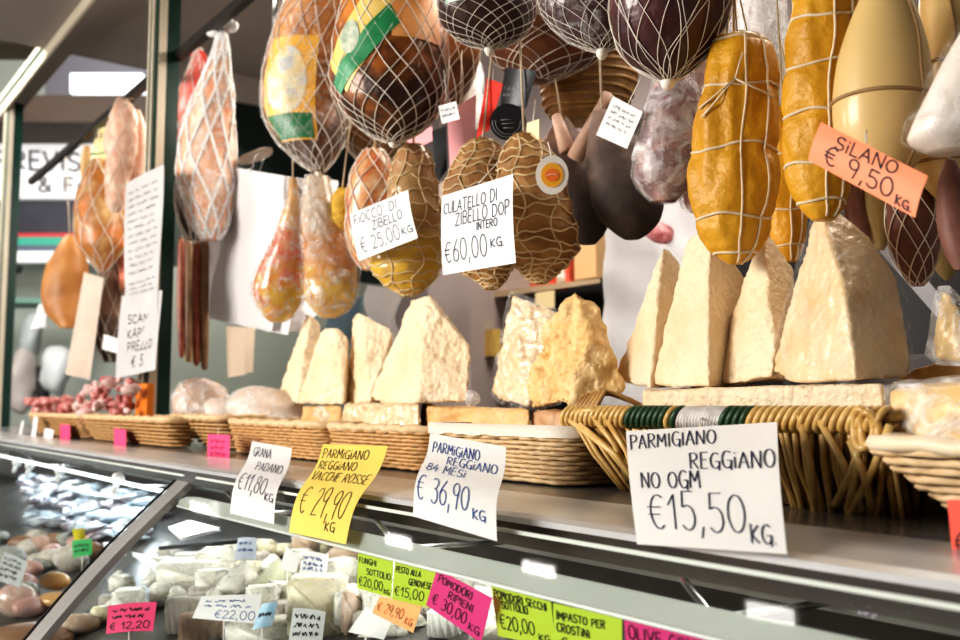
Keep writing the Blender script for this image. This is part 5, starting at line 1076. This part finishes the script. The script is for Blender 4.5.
casetag('small green card in the left hand case', (72, 541), (92, 539), (92, 555), (73, 558), mat('green_card', (.02, .42, .10)), scr=[(.4, .15), (.7, .15)], w=.001)
casetag('tiny yellow card above the small green one', (72, 529), (84, 528), (86, 538), (74, 540), mat('lemon_card', (.85, .75, .05)))
casetag('grey written card at the left edge in the case', (4, 552), (28, 562), (20, 588), (-6, 580), mat('grey_card', (.55, .56, .55)), scr=[(.2, .1), (.4, .1), (.6, .1), (.8, .1)], w=.002)
casetag('white folded paper on the wrapped cheese under the orange card', (366, 606), (392, 622), (384, 640), (348, 632), m_paper)
# left hand case: meats
def lump(label, px, py, w, h, m, name, cat, yaw=0, lift=0, wrap=None, sqz=.7, amp=.12):
    b = D(px, py, lift); k = mpp(b); ww, hh = w*k/2, h*k/2
    mb = MB(); c0 = Vector((0, 0, hh)); mb.ball(c0, 1, 10, (ww, ww*sqz, hh), amp, 12)
    a = YAW+R(yaw); M_ = Matrix.Rotation(a, 3, 'Z'); mb.v = [b+M_ @ v for v in mb.v]
    o = put(name, mb, m, origin=b); tag(o, label, cat, 'meats inside the left hand case')
    if wrap: 
        w2 = MB(); cen = b+UZ*hh; w2.v = [cen+(v-cen)*(1.07+.05*noise.noise(v*60)) for v in mb.v]; w2.f = list(mb.f); put('plastic_wrap', w2, wrap, o, smooth=False)
    return o
lump('shiny wrapped pink meat roll at the left edge of the case', 16, 618, 44, 34, mat('pink_roll', (.62, .36, .28), (.78, .56, .46), scale=8, rough=.25, coat=.6), 'meat_roll', 'meat', wrap=m_filmh)
lump('upper golden breaded cutlet in the left hand case', 54, 590, 34, 18, mat('golden_cutlet', (.62, .34, .12), (.76, .48, .22), scale=9, rough=.3, coat=.3), 'cutlet', 'meat', -20, .02)
lump('lower golden breaded cutlet resting below the other', 56, 608, 44, 16, mat('golden_cutlet', (.62, .34, .12)), 'cutlet', 'meat', -12)
lump('brown roast piece at the bottom left corner', 30, 650, 90, 26, mat('brown_roast', (.26, .13, .07), (.42, .26, .16), scale=8, rough=.35), 'roast_meat', 'meat')
lump('pale wrapped cheese lump in the left hand case middle', 70, 572, 36, 26, mat('pale_lump', (.55, .46, .36), (.66, .60, .50), scale=8), 'meat_piece', 'meat', wrap=m_film)
lump('dark brown meat piece by the divider', 92, 560, 24, 18, mat('brown_roast', (.26, .13, .07)), 'meat_piece', 'meat')
lump('orange pink meat in a tray near the divider', 40, 556, 30, 20, mat('orange_meat', (.60, .28, .16), (.55, .42, .34), scale=9), 'meat_piece', 'meat', wrap=m_filmh)
lump('grey green packed salad lump at the left edge', 8, 572, 36, 26, mat('grey_salad', (.30, .30, .24), (.50, .48, .42), scale=12), 'meat_piece', 'meat', wrap=m_film)
lump('light brown loaf shaped meat at the bottom near the divider', 78, 634, 40, 20, mat('light_loaf', (.50, .34, .22), (.62, .46, .34), scale=9), 'meat_piece', 'meat', 14, wrap=m_filmh)
# glossy vacuum packs, copies of two
m_vac = mat('blue_white_vacuum_pack', (.50, .60, .70), (.88, .92, .95), (.66, .74, .80), scale=24, rough=.12, coat=1, bump=.5, contrast=.15)
m_vac2 = mat('dark_vacuum_pack', (.12, .12, .16), (.62, .68, .74), (.30, .26, .28), scale=24, rough=.12, coat=1, bump=.5, contrast=.18)
vsrc = []
for mm in (m_vac, m_vac2):
    mb = MB(); mb.ball((0, 0, .014), 1, 8, (.045, .03, .014), 0); mb.v = [v*(1+.25*noise.noise(v*50)) for v in mb.v]
    mb.box((-.052, -.036, .012), (.052, .036, .0135)); vsrc.append(put('vacuum_pack', mb, mm, origin=(0, 0, 0)))
n_ = 0
for r_ in range(6):
    for c_ in range(9):
        px = 26+c_*17+r_*3+random.uniform(-4, 4); py = 478+c_*3.0+r_*9.5+random.uniform(-2, 2)
        if px > 200-(py-480)*1.0-8: continue
        k_ = 0 if random.random() < .68 else 1
        o = vsrc[n_] if n_ < 2 else vsrc[k_].copy()
        if n_ >= 2: COL.objects.link(o)
        o.location = D(px, py, .015+.012*(r_ % 2)); o.rotation_euler = (random.uniform(-.3, .3), random.uniform(-.3, .3), random.random()*3); n_ += 1
        tag(o, 'glossy bluish vacuum pack in the back of the left hand case', 'food pack', 'vacuum packs in the left hand case')
lsrc = []
for k in range(46):
    px = random.uniform(0, 120); py = random.uniform(540, 640)
    if px > 118-(py-540)*.95-6: continue
    v = k % 4
    if len(lsrc) <= v and len(lsrc) == v:
        lsrc.append(lump(['small pink cured meat piece among the left case goods', 'small brown roast piece among the left case goods', 'small pale parcel among the left case goods', 'small greenish parcel among the left case goods'][v], px, py, 26, 16, [mat('cured_pink', (.50, .22, .17), (.72, .48, .40), scale=20, rough=.3), mat('brown_roast', (.26, .13, .07)), mat('pale_lump', (.55, .46, .36)), mat('grey_salad', (.30, .30, .24))][v], 'meat_piece', 'meat', wrap=m_filmh if v != 1 else None, amp=.3))
        lsrc[-1]['group'] = 'small goods between the larger meats in the left case'
    elif len(lsrc) > v: dup(lsrc[v], loc=D(px, py), rotz=random.uniform(0, 3), scale=(random.uniform(.8, 1.3), random.uniform(.8, 1.3), random.uniform(.7, 1.2)))
for q, (px, py, w_, lab, mm) in enumerate([(866, 608, 26, 'crumpled lilac scrap of paper inside the glass at the lower right', mat('lilac_scrap', (.62, .56, .68), (.8, .76, .82), scale=20)), (905, 612, 44, 'crumpled white and green packet inside the glass at the lower right', mat('white_scrap', (.74, .74, .74), (.86, .86, .86), (.25, .5, .4), scale=16, contrast=.2))]):
    o, s_ = card('crumpled_packet', lab, 'packet', (px-w_/2, py-6), (px+w_/2, py-2), (px+w_/2, py+10), (px-w_/2+4, py+5), .66, mm, bend=lambda u, v, q=q: .006*noise.noise(Vector((u*7, v*4, q*3)))+.003*math.sin(u*19+v*5))
# fishbone-shaped glass knobs on the left pane edge
for px, py, lab in ((17, 462, 'white knob on the case edge, farthest left'), (30, 465, 'white knob on the case edge, second from left'), (60, 470, 'white knob on the case edge by the steel ledge'), (118, 479, 'white knob on the case edge nearest the divider')):
    p = W(px, py, .60); t = empty('glass_clamp', p, lab, 'clamp', 'clamps along the left case edge')
    put('cap', MB().ball(p, .014, 8), m_paper, t); put('pin', MB().tube([p, p-UZ*.03+Vector((.01, -.01, 0))], .006, 8), m_paper, t)
# white trays behind the divider
for (TL, TR, BR, BL, lab) in (((168, 527), (190, 520), (220, 528), (180, 538), 'white tray lid lying at the back by the divider'), ((102, 543), (112, 541), (126, 552), (114, 556), 'small white tray corner left of the divider'), ((131, 552), (144, 554), (170, 570), (160, 576), 'white tray edge just right of the divider')):
    ps = [D(*q, .05) for q in (TL, TR, BR, BL)]; s = Sheet(*ps); tag(put('serving_tray', s.mesh(4, 4, .006), m_paper, origin=s.p(.5, .5)), lab, 'tray')
gl = MB().tube([D(160, 548, .09), D(245, 541, .09)], .004, 8); tag(put('glass_shelf_bar', gl, m_black), 'thin black bar of the inner glass shelf', 'bar')
# crumpled things on the right pane
pk = lambda *a: None
ps = [W(855, 604, .605), W(900, 604, .605), W(950, 612, .605), W(948, 628, .60)]
# ================================================================ LIGHT
w = bpy.data.worlds.new('world'); scene.world = w; w.use_nodes = True
bg = w.node_tree.nodes['Background']; bg.inputs[0].default_value = (1.0, .97, .93, 1); bg.inputs[1].default_value = .17
def area(loc, target, size, power, col=(1, .95, .88), sy=None):
    l = bpy.data.lights.new('area', 'AREA'); l.energy = power; l.color = col; l.shape = 'RECTANGLE'; l.size = size; l.size_y = sy or size
    o = bpy.data.objects.new('area_light', l); COL.objects.link(o); o.location = loc
    o.rotation_euler = (Vector(target)-Vector(loc)).to_track_quat('-Z', 'Y').to_euler(); return o
area((-2.4, -3.3, 2.65), (-1.5, 1.0, 1.7), 2.2, 225, (1, .965, .92))
area((-5.4, -2.6, 2.4), (-3.2, 1.2, 1.7), 1.0, 30, (1, .96, .92))
area((-1.4, 1.75, 2.85), (-1.4, 1.5, 1.3), 2.6, 30, (1, .93, .84), .5)
area((-3.4, 1.7, 2.85), (-3.2, 1.1, 1.4), 1.2, 18, (1, .93, .84), .5)
area((-5.0, -.4, 3.9), (-7.4, 3.0, 2.0), 1.6, 95, (1, .99, .97))
area((-.9, .80, 1.345), (-.9, .62, 1.0), 2.0, 3.2, (1, .98, .94), .08)
area((-3.1, .80, 1.345), (-3.1, .62, 1.0), 2.4, 7, (.86, .94, 1), .08)
scene.view_settings.view_transform = 'Standard'
scene.view_settings.look = 'High Contrast'
scene.view_settings.exposure = .2
scene.view_settings.gamma = 1.0
